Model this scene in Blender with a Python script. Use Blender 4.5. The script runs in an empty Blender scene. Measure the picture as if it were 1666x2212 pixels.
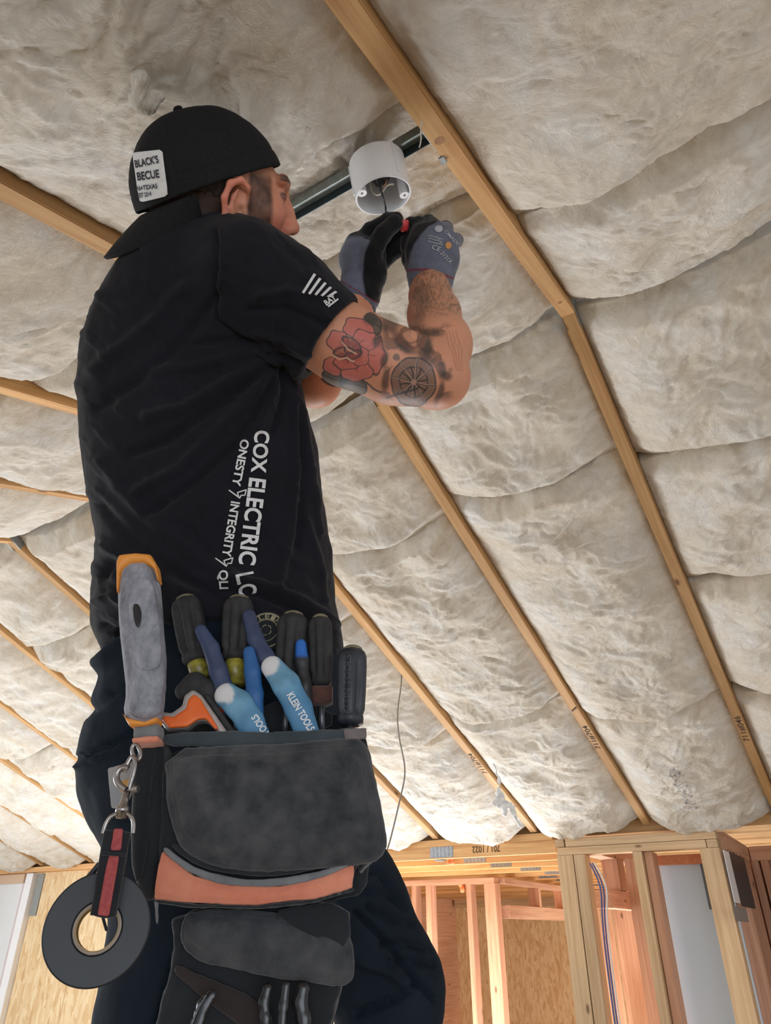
import bpy, bmesh, math, random
import numpy as np
from mathutils import Vector, Matrix
from mathutils.bvhtree import BVHTree

# ---------------------------------------------------------------- camera, light, exposure
CZ = 2.0                      # lens height above the floor
FPX, TILT = 1509.8, math.radians(31.07)
AZ, TS = math.radians(31.44), 0.3592     # roof direction and slope
S = bpy.context.scene
COL = S.collection
cam_d = bpy.data.cameras.new('camera'); cam = bpy.data.objects.new('camera', cam_d); COL.objects.link(cam)
cam.location = (0, 0, CZ); cam.rotation_euler = (math.pi/2 + TILT, 0, 0)
cam_d.sensor_fit = 'HORIZONTAL'; cam_d.sensor_width = 36; cam_d.lens = FPX/1666*36
cam_d.clip_start = 0.02; cam_d.clip_end = 200
S.camera = cam
S.view_settings.view_transform = 'Standard'; S.view_settings.look = 'None'
S.view_settings.gamma = 1; S.view_settings.use_curve_mapping = False
S.view_settings.exposure = -0.14
W = bpy.data.worlds.new('world'); S.world = W; W.use_nodes = True
W.node_tree.nodes['Background'].inputs[0].default_value = (.97, .97, .985, 1)
W.node_tree.nodes['Background'].inputs[1].default_value = .72

ct, st = math.cos(TILT), math.sin(TILT)
def ray(x, y):
    X = (x-833)/FPX; U = (1106-y)/FPX
    return np.array([X, ct-U*st, st+U*ct])
def P(x, y, zc):              # point seen at pixel x,y at depth zc in front of the lens
    return ray(x, y)*zc + np.array([0, 0, CZ])
def at(x, y, Y, slope=0.0):   # point on the upright plane  y = Y + slope*x
    v = ray(x, y); return v*(Y/(v[1]-slope*v[0])) + np.array([0, 0, CZ])
DD = np.array([math.sin(AZ), math.cos(AZ), 0]); RR = np.array([-math.cos(AZ), math.sin(AZ), 0]); ZZ = np.array([0, 0, 1.])
R0 = np.array([.489, 1.3297, 1.417+CZ])
def house(a, b, z):           # a beyond the ridge, b along it, z above the lens
    q = R0 + DD*a + RR*b; return np.array([q[0], q[1], z+CZ])
def atwall(x, y, a):
    v = ray(x, y); k = ((R0[:2]@DD[:2])+a)/(v@DD); q = v*k
    return (q[:2]-R0[:2])@RR[:2], q[2]

def area(name, loc, target, sx, sy, power, color=(1, 1, 1)):
    l = bpy.data.lights.new(name, 'AREA'); l.shape = 'RECTANGLE'; l.size = sx; l.size_y = sy; l.energy = power; l.color = color
    o = bpy.data.objects.new(name, l); COL.objects.link(o); o.location = loc
    o.rotation_euler = (Vector(target)-Vector(loc)).to_track_quat('-Z', 'Y').to_euler()
    return o
area('daylight_far_window', house(2.8, 3.2, -.55), house(1.3, 2.6, .35), 1.3, 1.2, 85, (.88, .94, 1))
area('daylight_far_opening', house(3.4, 1.9, -1.3), house(1.6, 1.9, .9), 1.0, 1.2, 105, (.90, .95, 1))
area('daylight_left_windows', (-4.9, 3.9, CZ-.5), (0.4, 2.2, CZ+.9), 2.6, 1.7, 150, (.86, .93, 1))
area('rear_fill_light', (.9, -3.4, 1.5), (-.2, .8, 2.1), 3.0, 2.0, 60, (.82, .91, 1))  # added fill lamp behind the camera, brings a cool tone onto the black gear
area('daylight_back_room', house(5.2, .6, -1.75), house(6.6, 2.3, .1), 1.6, 1.4, 165, (1, .95, .86))

# ---------------------------------------------------------------- helpers
def tag(o, label=None, cat=None, group=None, kind=None):
    if label: o['label'] = label
    if cat: o['category'] = cat
    if group: o['group'] = group
    if kind: o['kind'] = kind
    return o
def empty(name, loc=(0, 0, 0), label=None, cat=None, group=None):
    o = bpy.data.objects.new(name, None); COL.objects.link(o); o.location = tuple(loc); o.empty_display_size = .02
    return tag(o, label, cat, group)
def link(name, me, mat=None, parent=None, smooth=True):
    o = bpy.data.objects.new(name, me); COL.objects.link(o)
    if mat: me.materials.append(mat)
    if smooth: me.polygons.foreach_set('use_smooth', [True]*len(me.polygons))
    if parent is not None:
        bpy.context.view_layer.update()
        o.parent = parent
        o.matrix_parent_inverse = parent.matrix_world.inverted()
    return o
def npmesh(name, V, F, mat=None, parent=None, smooth=True, col=None):
    me = bpy.data.meshes.new(name); V = np.asarray(V, np.float32); F = np.asarray(F, np.int32)
    me.vertices.add(len(V)); me.vertices.foreach_set('co', V.ravel())
    n, k = F.shape
    me.loops.add(n*k); me.loops.foreach_set('vertex_index', F.ravel())
    me.polygons.add(n); me.polygons.foreach_set('loop_start', np.arange(0, n*k, k, dtype=np.int32))
    me.update(calc_edges=True); me.validate()
    if col is not None:
        ca = me.color_attributes.new('Col', 'FLOAT_COLOR', 'POINT')
        c = np.ones((len(V), 4), np.float32); c[:, :3] = col; ca.data.foreach_set('color', c.ravel())
    return link(name, me, mat, parent, smooth)
def pymesh(name, V, F, mat=None, parent=None, smooth=False):
    me = bpy.data.meshes.new(name); me.from_pydata([tuple(map(float, v)) for v in V], [], F); me.update()
    return link(name, me, mat, parent, smooth)
def basis(x, up):
    x = np.array(x, float); x /= np.linalg.norm(x)
    z = np.array(up, float); z -= x*(z@x); z /= np.linalg.norm(z)
    return x, np.cross(z, x), z

# value noise -------------------------------------------------------
_rs = np.random.RandomState(7); _T = _rs.rand(64, 64, 64).astype(np.float32)
def vnoise(p):
    i = np.floor(p).astype(np.int32); f = (p-i).astype(np.float32); f = f*f*(3-2*f); i &= 63; j = (i+1) & 63
    x0, y0, z0 = i.T; x1, y1, z1 = j.T; fx, fy, fz = f.T
    a = _T[x0, y0, z0]*(1-fx)+_T[x1, y0, z0]*fx; b = _T[x0, y1, z0]*(1-fx)+_T[x1, y1, z0]*fx
    c = _T[x0, y0, z1]*(1-fx)+_T[x1, y0, z1]*fx; d = _T[x0, y1, z1]*(1-fx)+_T[x1, y1, z1]*fx
    return ((a*(1-fy)+b*fy)*(1-fz)+(c*(1-fy)+d*fy)*fz)*2-1
def fbm(p, o=4, g=.5):
    s = 0; a = 1
    for k in range(o): s = s + a*vnoise(p*(2.03**k)+17.3*k); a *= g
    return s
def sstep(a, b, x):
    t = np.clip((x-a)/(b-a), 0, 1); return t*t*(3-2*t)

# materials ---------------------------------------------------------
def newmat(name, rough=.6, metal=0.0, spec=.5):
    m = bpy.data.materials.new(name); m.use_nodes = True; nt = m.node_tree; b = nt.nodes['Principled BSDF']
    b.inputs['Roughness'].default_value = rough; b.inputs['Metallic'].default_value = metal
    b.inputs['Specular IOR Level'].default_value = spec
    return m, nt, b
def srgb(*c):
    c = [x/255 for x in c]; return tuple((x/12.92 if x <= .04045 else ((x+.055)/1.055)**2.4) for x in c)+(1,)
def noise_node(nt, scale, detail=4, rough=.5, vec=None, dist=0.0):
    n = nt.nodes.new('ShaderNodeTexNoise'); n.inputs['Scale'].default_value = scale; n.inputs['Detail'].default_value = detail
    n.inputs['Roughness'].default_value = rough; n.inputs['Distortion'].default_value = dist
    if vec: nt.links.new(vec, n.inputs['Vector'])
    return n
def mapped(nt, scale=(1, 1, 1), coord='Object'):
    tc = nt.nodes.new('ShaderNodeTexCoord'); mp = nt.nodes.new('ShaderNodeMapping'); mp.inputs['Scale'].default_value = scale
    nt.links.new(tc.outputs[coord], mp.inputs['Vector']); return mp.outputs[0]
def ramp(nt, fac, stops):
    r = nt.nodes.new('ShaderNodeValToRGB'); e = r.color_ramp.elements
    while len(e) < len(stops): e.new(.5)
    for el, (p, c) in zip(e, stops): el.position = p; el.color = c
    nt.links.new(fac, r.inputs[0]); return r.outputs[0]
def mix(nt, a, b, fac, mode='MIX'):
    m = nt.nodes.new('ShaderNodeMix'); m.data_type = 'RGBA'; m.blend_type = mode
    for s_, v in ((m.inputs[6], a), (m.inputs[7], b)):
        if isinstance(v, tuple): s_.default_value = v
        else: nt.links.new(v, s_)
    if isinstance(fac, (int, float)): m.inputs[0].default_value = fac
    else: nt.links.new(fac, m.inputs[0])
    return m.outputs[2]
def bump(nt, b, h, strength=.4, dist=.002):
    n = nt.nodes.new('ShaderNodeBump'); n.inputs['Strength'].default_value = strength; n.inputs['Distance'].default_value = dist
    nt.links.new(h, n.inputs['Height']); nt.links.new(n.outputs[0], b.inputs['Normal'])
def simple(name, c1, c2=None, scale=30, rough=.6, metal=0., spec=.5, bs=.3, bd=.001, detail=5, vscale=(1, 1, 1), lo=.3, hi=.7, fine=None):
    m, nt, b = newmat(name, rough, metal, spec); v = mapped(nt, vscale)
    n = noise_node(nt, scale, detail, .6, v)
    nt.links.new(ramp(nt, n.outputs[0], [(lo, c1), (hi, c2 or c1)]), b.inputs['Base Color'])
    h = noise_node(nt, fine, 3, .5, v).outputs[0] if fine else n.outputs[0]
    bump(nt, b, h, bs, bd); return m
def vcol(name, rough=.7, spec=.4, bscale=300, bs=.3, bd=.0005, fuzz=0.0, sss=0.0, var=.0):
    m, nt, b = newmat(name, rough, 0, spec); a = nt.nodes.new('ShaderNodeAttribute'); a.attribute_name = 'Col'
    v = mapped(nt); c = a.outputs['Color']
    if var:
        n0 = noise_node(nt, 25, 6, .6, v); c = mix(nt, c, ramp(nt, n0.outputs[0], [(.3, (1-var, 1-var, 1-var, 1)), (.7, (1+var, 1+var, 1+var, 1))]), 1.0, 'MULTIPLY')
    nt.links.new(c, b.inputs['Base Color'])
    n = noise_node(nt, bscale, 3, .6, v); bump(nt, b, n.outputs[0], bs, bd)
    if fuzz: b.inputs['Sheen Weight'].default_value = fuzz
    if sss: b.inputs['Subsurface Weight'].default_value = sss; b.inputs['Subsurface Radius'].default_value = (.012, .005, .003); b.inputs['Subsurface Scale'].default_value = 1
    return m
def woodmat(name, base, dark, streak=1.0, rough=.65):
    m, nt, b = newmat(name, rough, 0, .3); tc = nt.nodes.new('ShaderNodeTexCoord'); oi = nt.nodes.new('ShaderNodeObjectInfo')
    add = nt.nodes.new('ShaderNodeVectorMath'); sc = nt.nodes.new('ShaderNodeVectorMath'); sc.operation = 'SCALE'; sc.inputs[3].default_value = 13.7
    cmb = nt.nodes.new('ShaderNodeCombineXYZ')
    for i in range(3): nt.links.new(oi.outputs['Random'], cmb.inputs[i])
    nt.links.new(cmb.outputs[0], sc.inputs[0]); nt.links.new(tc.outputs['Object'], add.inputs[0]); nt.links.new(sc.outputs[0], add.inputs[1])
    mp = nt.nodes.new('ShaderNodeMapping'); mp.inputs['Scale'].default_value = (1.2, 38, 38); nt.links.new(add.outputs[0], mp.inputs[0])
    n = noise_node(nt, 1.6*streak, 6, .65, mp.outputs[0], .6)
    mp2 = nt.nodes.new('ShaderNodeMapping'); mp2.inputs['Scale'].default_value = (2.0, 5, 5); nt.links.new(add.outputs[0], mp2.inputs[0])
    vo = nt.nodes.new('ShaderNodeTexVoronoi'); vo.inputs['Scale'].default_value = 1.6; nt.links.new(mp2.outputs[0], vo.inputs['Vector'])
    c = ramp(nt, n.outputs[0], [(.28, dark), (.62, base)])
    big = noise_node(nt, 1.1, 2, .5, add.outputs[0])
    c = mix(nt, c, ramp(nt, big.outputs[0], [(.3, (.82, .8, .78, 1)), (.7, (1.1, 1.08, 1.05, 1))]), 1.0, 'MULTIPLY')
    knot = ramp(nt, vo.outputs['Distance'], [(.04, tuple(x*.28 for x in base[:3])+(1,)), (.085, (1, 1, 1, 1))])
    c = mix(nt, c, knot, .8, 'MULTIPLY')
    tint = nt.nodes.new('ShaderNodeHueSaturation'); mr = nt.nodes.new('ShaderNodeMapRange'); mr.inputs[3].default_value = .82; mr.inputs[4].default_value = 1.14
    nt.links.new(oi.outputs['Random'], mr.inputs[0]); nt.links.new(mr.outputs[0], tint.inputs['Value']); nt.links.new(c, tint.inputs['Color'])
    nt.links.new(tint.outputs[0], b.inputs['Base Color']); bump(nt, b, n.outputs[0], .25, .001)
    return m
M = {}
M['rafter'] = woodmat('rafter_wood', srgb(208, 168, 118), srgb(180, 134, 86))
M['stud'] = woodmat('pink_stud_wood', srgb(220, 176, 148), srgb(190, 138, 110))
M['pine'] = woodmat('pale_pine', srgb(220, 192, 156), srgb(190, 154, 116))
M['truss'] = woodmat('warm_truss_wood', srgb(222, 180, 128), srgb(194, 142, 92))

def insul_mat():
    m, nt, b = newmat('fibreglass', .95, 0, .1); tc = nt.nodes.new('ShaderNodeTexCoord'); v = tc.outputs['Object']
    oi = nt.nodes.new('ShaderNodeObjectInfo')
    n1 = noise_node(nt, 3.2, 6, .62, v, 1.4); n2 = noise_node(nt, 16, 8, .68, v, 2.2); n3 = noise_node(nt, 60, 6, .7, v, 3.0)
    c = ramp(nt, n1.outputs[0], [(.32, srgb(226, 213, 193)), (.5, srgb(236, 229, 217)), (.68, srgb(241, 240, 237))])
    c2 = ramp(nt, n2.outputs[0], [(.3, (.86, .82, .76, 1)), (.5, (.98, .975, .965, 1)), (.72, (1.05, 1.05, 1.05, 1))])
    c = mix(nt, c, c2, .8, 'MULTIPLY')
    b.inputs['Sheen Weight'].default_value = .25
    nt.links.new(c, b.inputs['Base Color'])
    ma = nt.nodes.new('ShaderNodeMath'); ma.operation = 'MULTIPLY_ADD'; nt.links.new(n3.outputs[0], ma.inputs[0]); ma.inputs[1].default_value = .35; nt.links.new(n2.outputs[0], ma.inputs[2])
    n4 = noise_node(nt, 240, 3, .6, v, 1.0)
    mb = nt.nodes.new('ShaderNodeMath'); mb.operation = 'MULTIPLY_ADD'; nt.links.new(n4.outputs[0], mb.inputs[0]); mb.inputs[1].default_value = .1; nt.links.new(ma.outputs[0], mb.inputs[2])
    bump(nt, b, mb.outputs[0], .75, .016); return m
M['insul'] = insul_mat()
def osb_mat():
    m, nt, b = newmat('oriented_strand_board', .7, 0, .3); v = mapped(nt, (.28, 1, 1))
    vo = nt.nodes.new('ShaderNodeTexVoronoi'); vo.inputs['Scale'].default_value = 46; vo.inputs['Randomness'].default_value = 1
    nd = noise_node(nt, 14, 3, .6, v); nv = nt.nodes.new('ShaderNodeVectorMath'); nv.operation = 'MULTIPLY_ADD'; nt.links.new(nd.outputs['Color'], nv.inputs[0]); nv.inputs[1].default_value = (.08, .08, .08); nt.links.new(v, nv.inputs[2])
    nt.links.new(nv.outputs[0], vo.inputs['Vector'])
    c = ramp(nt, vo.outputs['Color'], [(.1, srgb(208, 170, 122)), (.4, srgb(224, 192, 146)), (.75, srgb(236, 212, 172)), (1., srgb(216, 178, 130))])
    n = noise_node(nt, 26, 6, .75, v, 1.5)
    c = mix(nt, c, ramp(nt, n.outputs[0], [(.29, (.5, .38, .27, 1)), (.37, (1, 1, 1, 1))]), .7, 'MULTIPLY')
    nt.links.new(c, b.inputs['Base Color']); bump(nt, b, vo.outputs['Distance'], .3, .002); return m
M['osb'] = osb_mat()
M['plate'] = simple('galvanised_steel', srgb(150, 156, 162), srgb(186, 192, 196), 60, .4, .85)
M['steel'] = simple('bar_steel', srgb(118, 126, 124), srgb(150, 158, 154), 40, .45, .5)
M['black'] = simple('black_plastic', srgb(20, 21, 24), srgb(34, 35, 38), 60, .4)
M['white'] = simple('white_vinyl', srgb(236, 236, 238), srgb(244, 244, 246), 5, .35, 0, .5, .05)
M['ink'] = simple('marker_ink', srgb(56, 44, 34), None, 5, .8)

def boxmesh(L, w, h, bev=.0015):
    bm = bmesh.new(); bmesh.ops.create_cube(bm, size=1)
    for v in bm.verts: v.co.x *= L; v.co.y *= w; v.co.z *= h
    if bev: bmesh.ops.bevel(bm, geom=list(bm.edges), offset=bev, segments=2, affect='EDGES')
    me = bpy.data.meshes.new('lumber'); bm.to_mesh(me); bm.free(); return me
def lumber(name, p0, p1, w, h, up, mat, parent=None, bev=.0015):
    p0 = np.array(p0, float); p1 = np.array(p1, float); x, y, z = basis(p1-p0, up)
    me = boxmesh(np.linalg.norm(p1-p0), w, h, bev); me.name = name
    o = bpy.data.objects.new(name, me); COL.objects.link(o); me.materials.append(mat)
    mw = Matrix((tuple(x)+(0,), tuple(y)+(0,), tuple(z)+(0,), (0, 0, 0, 1))).transposed(); c = (p0+p1)/2
    mw.translation = Vector(c)
    if parent is not None:
        bpy.context.view_layer.update(); o.parent = parent; o.matrix_parent_inverse = parent.matrix_world.inverted()
    o.matrix_world = mw
    return o
def tube(name, pts, r, mat, parent=None, closed=False, res=3, spline='NURBS', label=None):
    cu = bpy.data.curves.new(name, 'CURVE'); cu.dimensions = '3D'; cu.bevel_depth = r; cu.bevel_resolution = res; cu.resolution_u = 8; cu.use_fill_caps = True
    sp = cu.splines.new('NURBS' if spline == 'NURBS' else 'POLY'); sp.points.add(len(pts)-1)
    for q, p in zip(sp.points, pts): q.co = (*map(float, p), 1)
    if spline == 'NURBS': sp.order_u = 3; sp.use_endpoint_u = not closed
    sp.use_cyclic_u = closed
    t = bpy.data.objects.new(name, cu); COL.objects.link(t)
    me = bpy.data.meshes.new_from_object(t.evaluated_get(bpy.context.evaluated_depsgraph_get())); bpy.data.objects.remove(t); me.name = name
    return link(name, me, mat, parent)

# text laid on a plane (and optionally wrapped onto a mesh) ------------
def textmesh(s, bold=.0, sub=False):
    cu = bpy.data.curves.new('t', 'FONT'); cu.body = s; cu.size = 1; cu.offset = bold; cu.align_x = 'CENTER'; cu.align_y = 'CENTER'; cu.resolution_u = 4
    t = bpy.data.objects.new('t', cu); COL.objects.link(t)
    me = bpy.data.meshes.new_from_object(t.evaluated_get(bpy.context.evaluated_depsgraph_get())); bpy.data.objects.remove(t)
    bm = bmesh.new(); bm.from_mesh(me); bpy.data.meshes.remove(me)
    if sub:
        bmesh.ops.triangulate(bm, faces=bm.faces)
        for _ in range(3):
            es = [e for e in bm.edges if e.calc_length() > .12]
            if es: bmesh.ops.subdivide_edges(bm, edges=es, cuts=1)
            bmesh.ops.triangulate(bm, faces=bm.faces)
    return bm
def lettering(name, s, c, xdir, ydir, width, height, mat, parent=None, bold=.01, onto=None, off=.0006, thick=.0):
    """text s centred on c, running along xdir; fitted to width x height (metres)"""
    bm = textmesh(s, bold, onto is not None)
    V = np.array([v.co[:] for v in bm.verts]); lo, hi = V.min(0), V.max(0); sz = np.maximum(hi-lo, 1e-4); V = (V-(lo+hi)/2)/sz
    xd = np.array(xdir, float); xd /= np.linalg.norm(xd); yd = np.array(ydir, float); yd -= xd*(yd@xd); yd /= np.linalg.norm(yd); n = np.cross(xd, yd)
    Q = np.array(c)+np.outer(V[:, 0]*width, xd)+np.outer(V[:, 1]*height, yd)
    if onto is not None:
        for i, q in enumerate(Q):
            h = onto.ray_cast(Vector(q+n*.15), Vector(-n), .4)
            if h[0] is not None: Q[i] = np.array(h[0])+np.array(h[1])*off
    else: Q = Q+n*off
    for v, q in zip(bm.verts, Q): v.co = q
    me = bpy.data.meshes.new(name); bm.to_mesh(me); bm.free()
    return link(name, me, mat, parent, False)
# ---------------------------------------------------------------- the setting
def quad(name, pts, mat): return tag(pymesh(name, pts, [tuple(range(len(pts)))], mat), kind='structure')
M['subfloor'] = simple('plywood_floor', srgb(162, 146, 124), srgb(190, 172, 146), 9, .8, 0, .3, .2, .001, 6)
tag(lumber('floor', (0, -3.5, -.03), (0, 13, -.03), 16, .06, (0, 0, 1), M['subfloor'], bev=0), kind='structure')
rd = simple('roof_deck', srgb(190, 160, 120), srgb(170, 140, 100), 8, .8)
def ceilpt(side, s, b, h=0.0):       # side +1 beyond the ridge, -1 before it; h above the chord underside
    nrm = DD*side*TS+ZZ; nrm = nrm/np.linalg.norm(nrm)
    return R0+DD*side*s*math.cos(math.atan(TS))+RR*b-ZZ*s*math.sin(math.atan(TS))+nrm*h
SE = 2.64/math.cos(math.atan(TS))
for side, nm in ((1, 'ceiling'), (-1, 'ceiling_near')):
    ln = SE+.1 if side > 0 else 2.6
    a, b_, c_, d_ = ceilpt(side, 0, -1.9, .14), ceilpt(side, ln, -1.9, .14), ceilpt(side, ln, 9.5, .14), ceilpt(side, 0, 9.5, .14)
    up = np.array([0, 0, .02])
    tag(pymesh(nm, [a, b_, c_, d_, a+up, b_+up, c_+up, d_+up], [(0, 1, 2, 3), (7, 6, 5, 4), (0, 4, 5, 1), (1, 5, 6, 2), (2, 6, 7, 3), (3, 7, 4, 0)], rd), kind='structure')

# roof truss chords: each truss is one thing with two chords and its plates
NTR = 13
ordn = ['nearest', 'second', 'third', 'fourth', 'fifth', 'sixth', 'seventh', 'eighth', 'ninth', 'tenth', 'eleventh', 'twelfth']
trusses = {}
nr = lambda side: (DD*side*TS+ZZ)/np.linalg.norm(DD*side*TS+ZZ)
for k in range(-1, NTR):
    b = k*.61
    if k == -1: lab = 'wooden roof truss outside the right edge, before the long truss at the right'
    elif k == 0: lab = 'long bent roof truss running from top centre to the lower right corner'
    elif k == 1: lab = 'roof truss passing behind the worker and reappearing below his elbow'
    elif k == 2: lab = 'roof truss meeting the far wall where the torn plastic hangs'
    elif k == 3: lab = 'roof truss whose far end shows just right of the tool pouch'
    elif k == 4: lab = 'bent roof truss at left edge with its kink beside the waist of the worker'
    else: lab = 'thin roof truss low at the left, %s one beyond the kinked truss' % ['first', 'second', 'third', 'fourth', 'fifth', 'sixth', 'seventh', 'eighth'][k-5]
    t = empty('roof_truss', ceilpt(1, 0, b), lab, 'roof truss', 'roof trusses carrying the insulation'); trusses[k] = t
    for side, L in ((1, SE-.02), (-1, 2.5)):
        lumber('chord', ceilpt(side, -.012, b, .0445), ceilpt(side, L, b, .0445), .038, .089, nr(side), M['rafter'], t, .002)
    for sgn in (-1, 1):
        pl = lumber('connector_plate', ceilpt(1, -.05, b+sgn*.0196, .045), ceilpt(1, .05, b+sgn*.0196, .03), .0012, .07, ZZ, M['plate'], t, 0)
    hp = lumber('end_plate', ceilpt(1, SE-.17, b+.0198, .03), ceilpt(1, SE-.05, b+.0198, .03), .0012, .05, ZZ, M['plate'], t, 0)
# the mark scribbled on chords
def chord_text(k, x, y, s, L, hgt):
    v = ray(x, y); n = nr(1); q = v*((R0-np.array([0, 0, CZ]))@n/(v@n))+np.array([0, 0, CZ]); dr = ceilpt(1, 1, 0)-ceilpt(1, 0, 0)
    b = (q-R0)@RR; q = q-RR*(b-k*.61)
    lettering('marker_writing', s, q, -dr, RR, L, hgt, M['ink'], trusses[k], .004, off=.0008)
chord_text(0, 1598, 1575, '711#046', .19, .026)
chord_text(1, 1262, 1595, '711#704', .19, .026)
chord_text(2, 1030, 1650, '711#704', .19, .026)
tube('knot', [ceilpt(1, 1.72, .61-.012, -.0006), ceilpt(1, 1.74, .61+.012, -.0006)], .004, simple('knot_dark', srgb(70, 34, 18), None, 9), trusses[1], res=1)
# insulation ------------------------------------------------------
random.seed(3)
def batt(side, k, s0, s1, lab, step, seed, wav=.03, tilt0=0., tilt1=0., deep=.030, bul=.045):
    w0, w1 = k*.61+.0195, (k+1)*.61-.0195; nw = max(24, int((w1-w0)/step)); ns = max(12, int((s1-s0)/step))
    u = np.linspace(0, 1, nw); v = np.linspace(0, 1, ns)
    U, Vv = np.meshgrid(u, v); U = U.ravel(); Vv = Vv.ravel(); rs = np.random.RandomState(seed); o = rs.rand(3)*40
    def wob(q): 
        z = np.stack([U*4+q, np.zeros_like(U), np.zeros_like(U)], 1)+o; z2 = np.stack([U*17+q, np.zeros_like(U), np.zeros_like(U)], 1)+o
        return vnoise(z)*wav+vnoise(z2)*wav*.22
    cur = 4*U*(1-U)
    e0 = s0+wob(3)+tilt0*(U-.5)+.02*cur; e1 = s1+wob(9)+tilt1*(U-.5)+.03*cur
    s = e0+(e1-e0)*Vv; w = w0+(w1-w0)*U
    pr = (1-np.abs(2*U-1)**3.2); L = (s1-s0)
    en = np.minimum(sstep(0, .07, Vv*L), sstep(0, .045, (1-Vv)*L))
    q = np.stack([s, w, np.full_like(s, seed*3.1)], 1)
    big = fbm(q*np.array([5.5, 4.0, 1])+o, 3); wp = np.stack([fbm(q*9+o+5, 2), fbm(q*9+o+11, 2), 0*s], 1)*.06
    mid = fbm((q+wp)*np.array([26, 13, 1])+o, 4, .55); rid = 1-np.abs(fbm((q+wp*1.6)*np.array([19, 7, 1])+o+31, 4, .55))*1.5
    fine = fbm((q+wp)*np.array([95, 60, 1])+o, 3, .6)
    h = deep-(bul+deep)*pr*(.35+.65*en)*(1+.25*big)+(1-en)*.012
    env = .35+.65*pr
    h = h-(.0095*big+.0048*mid+.0048*np.clip(rid, -1, 1)*sstep(-.3, .6, big+.2)+.0024*fine)*env
    # dents
    for _ in range(int(L*7)):
        cs, cw = s0+rs.rand()*(s1-s0), w0+rs.rand()*(w1-w0); rr_ = .015+.03*rs.rand(); an = rs.rand()*3.1
        dx, dy = (s-cs)*math.cos(an)+(w-cw)*math.sin(an), -(s-cs)*math.sin(an)+(w-cw)*math.cos(an)
        h = h+.012*rs.rand()*np.exp(-((dx/rr_)**2+(dy/(rr_*2.2))**2))
    h = np.minimum(h, .075)
    side_dir = DD*side*math.cos(math.atan(TS))-ZZ*math.sin(math.atan(TS)); nn = nr(side)
    s = np.maximum(s, .002)
    X = R0+np.outer(s, side_dir)+np.outer(w, RR)+np.outer(h, nn)
    idx = np.arange(nw*ns).reshape(ns, nw)
    F = np.stack([idx[:-1, :-1], idx[:-1, 1:], idx[1:, 1:], idx[1:, :-1]], -1).reshape(-1, 4)
    ring = np.concatenate([idx[0, :], idx[1:, -1], idx[-1, -2::-1], idx[-2:0:-1, 0]])
    T = X[ring]+np.outer(np.maximum(.11-h[ring], .01), nn); base = len(X); m = len(ring)
    j = np.arange(m); jn = (j+1) % m
    F2 = np.stack([ring[j], base+j, base+jn, ring[jn]], -1)
    if side < 0: pass
    # back face closed with a centre fan of quads
    Tc = T.mean(0)[None]; F3 = np.stack([base+j, np.full(m, base+m), np.full(m, base+m), base+jn], -1)[:, [0, 1, 3]]
    Fq = np.concatenate([F, F2])
    org = X.mean(0)
    V = np.concatenate([X, T])-org
    ob = npmesh('insulation_batt', V, Fq, M['insul'])
    ob.location = org
    return tag(ob, lab, 'insulation', 'fibreglass batts between the roof trusses')
bayname = {-2: 'outside the right edge', -1: 'right of the long bent truss', 0: 'left of the long bent truss', 1: 'running from his elbow to the torn plastic',
           2: 'beside the hanging grey cable', 3: 'left of the truss end beside the pouch', 4: 'under the kinked left truss',
           5: 'two bays below the kinked truss', 6: 'three bays below the kinked truss', 7: 'four bays below the kinked truss', 8: 'in the lowest left bay but three',
           9: 'in the lowest left bay but two', 10: 'in the lowest left bay but one', 11: 'in the lowest left bay'}
cuts = {-2: [0, 1.2, SE], -1: [0.0, .54, 1.12, 1.78, SE], 0: [.0, .49, 1.80, SE-.02], 1: [.03, .55, 1.66, SE-.02], 2: [0.05, .9, 1.75, SE-.02], 3: [0, 1.0, SE-.02], 4: [0, .55, 1.6, SE-.02]}
sd = 10
for k in range(-2, 12):
    c = cuts.get(k, [0, 1.35, SE-.02])
    for i in range(len(c)-1):
        pos = 'against the far wall' if i == len(c)-2 else ('just beyond the ridge' if i == 0 else ('second from the ridge' if i == 1 else 'third from the ridge'))
        sd += 1
        batt(1, k, c[i], c[i+1], 'far-slope insulation batt %s, %s' % (bayname[k], pos), .006 if k < 3 and k > -2 else .009, sd,
             wav=.028 if i else .01, tilt0={(-1, 1): .05, (-1, 3): .1}.get((k, i), 0.), tilt1=0)
cutsA = {-2: [0, 1.3, 2.5], -1: [0, .45, 2.5], 0: [0, .53, .865, 2.5], 1: [0, .75, 2.5], 2: [0, .8, 2.4]}
for k in range(-2, 9):
    c = cutsA.get(k, [0, .7, 2.2])
    for i in range(len(c)-1):
        sd += 1
        pos = ['touching the ridge', 'in mid slope', 'overhead at the top'][min(i, 2) if len(c) > 3 else (0 if i == 0 else 2)]
        if k == 0 and i == 1: pos = 'behind the round electrical box'
        wh = {-2: 'outside the right edge', -1: 'right of the long truss', 0: 'above the cap and gloves', 1: 'left of the cap', 2: 'left of his back',
              3: 'left of his back, lower', 4: 'above the kinked truss'}.get(k, 'far beyond the left edge, bay %s' % ['', '', '', '', '', 'one', 'two', 'three', 'four'][k])
        kw = {}
        if k == 0 and i == 1: kw = dict(bul=-.052, deep=.075)
        batt(-1, k, c[i], c[i+1], 'near-slope insulation batt %s, %s' % (wh, pos), .0045 if k in (-1, 0) else .007, sd, wav=.03 if i else .01, **kw)

# far wall ----------------------------------------------------------
A0 = 2.66
def wallboard(name, a, b0, b1, z0, z1, mat, th=.012, **kw):
    lo = house(a, (b0+b1)/2, z0); hi = house(a, (b0+b1)/2, z1)
    o = lumber(name, lo, hi, abs(b1-b0), th, DD, mat, bev=.001); return o
FL = -CZ
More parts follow.
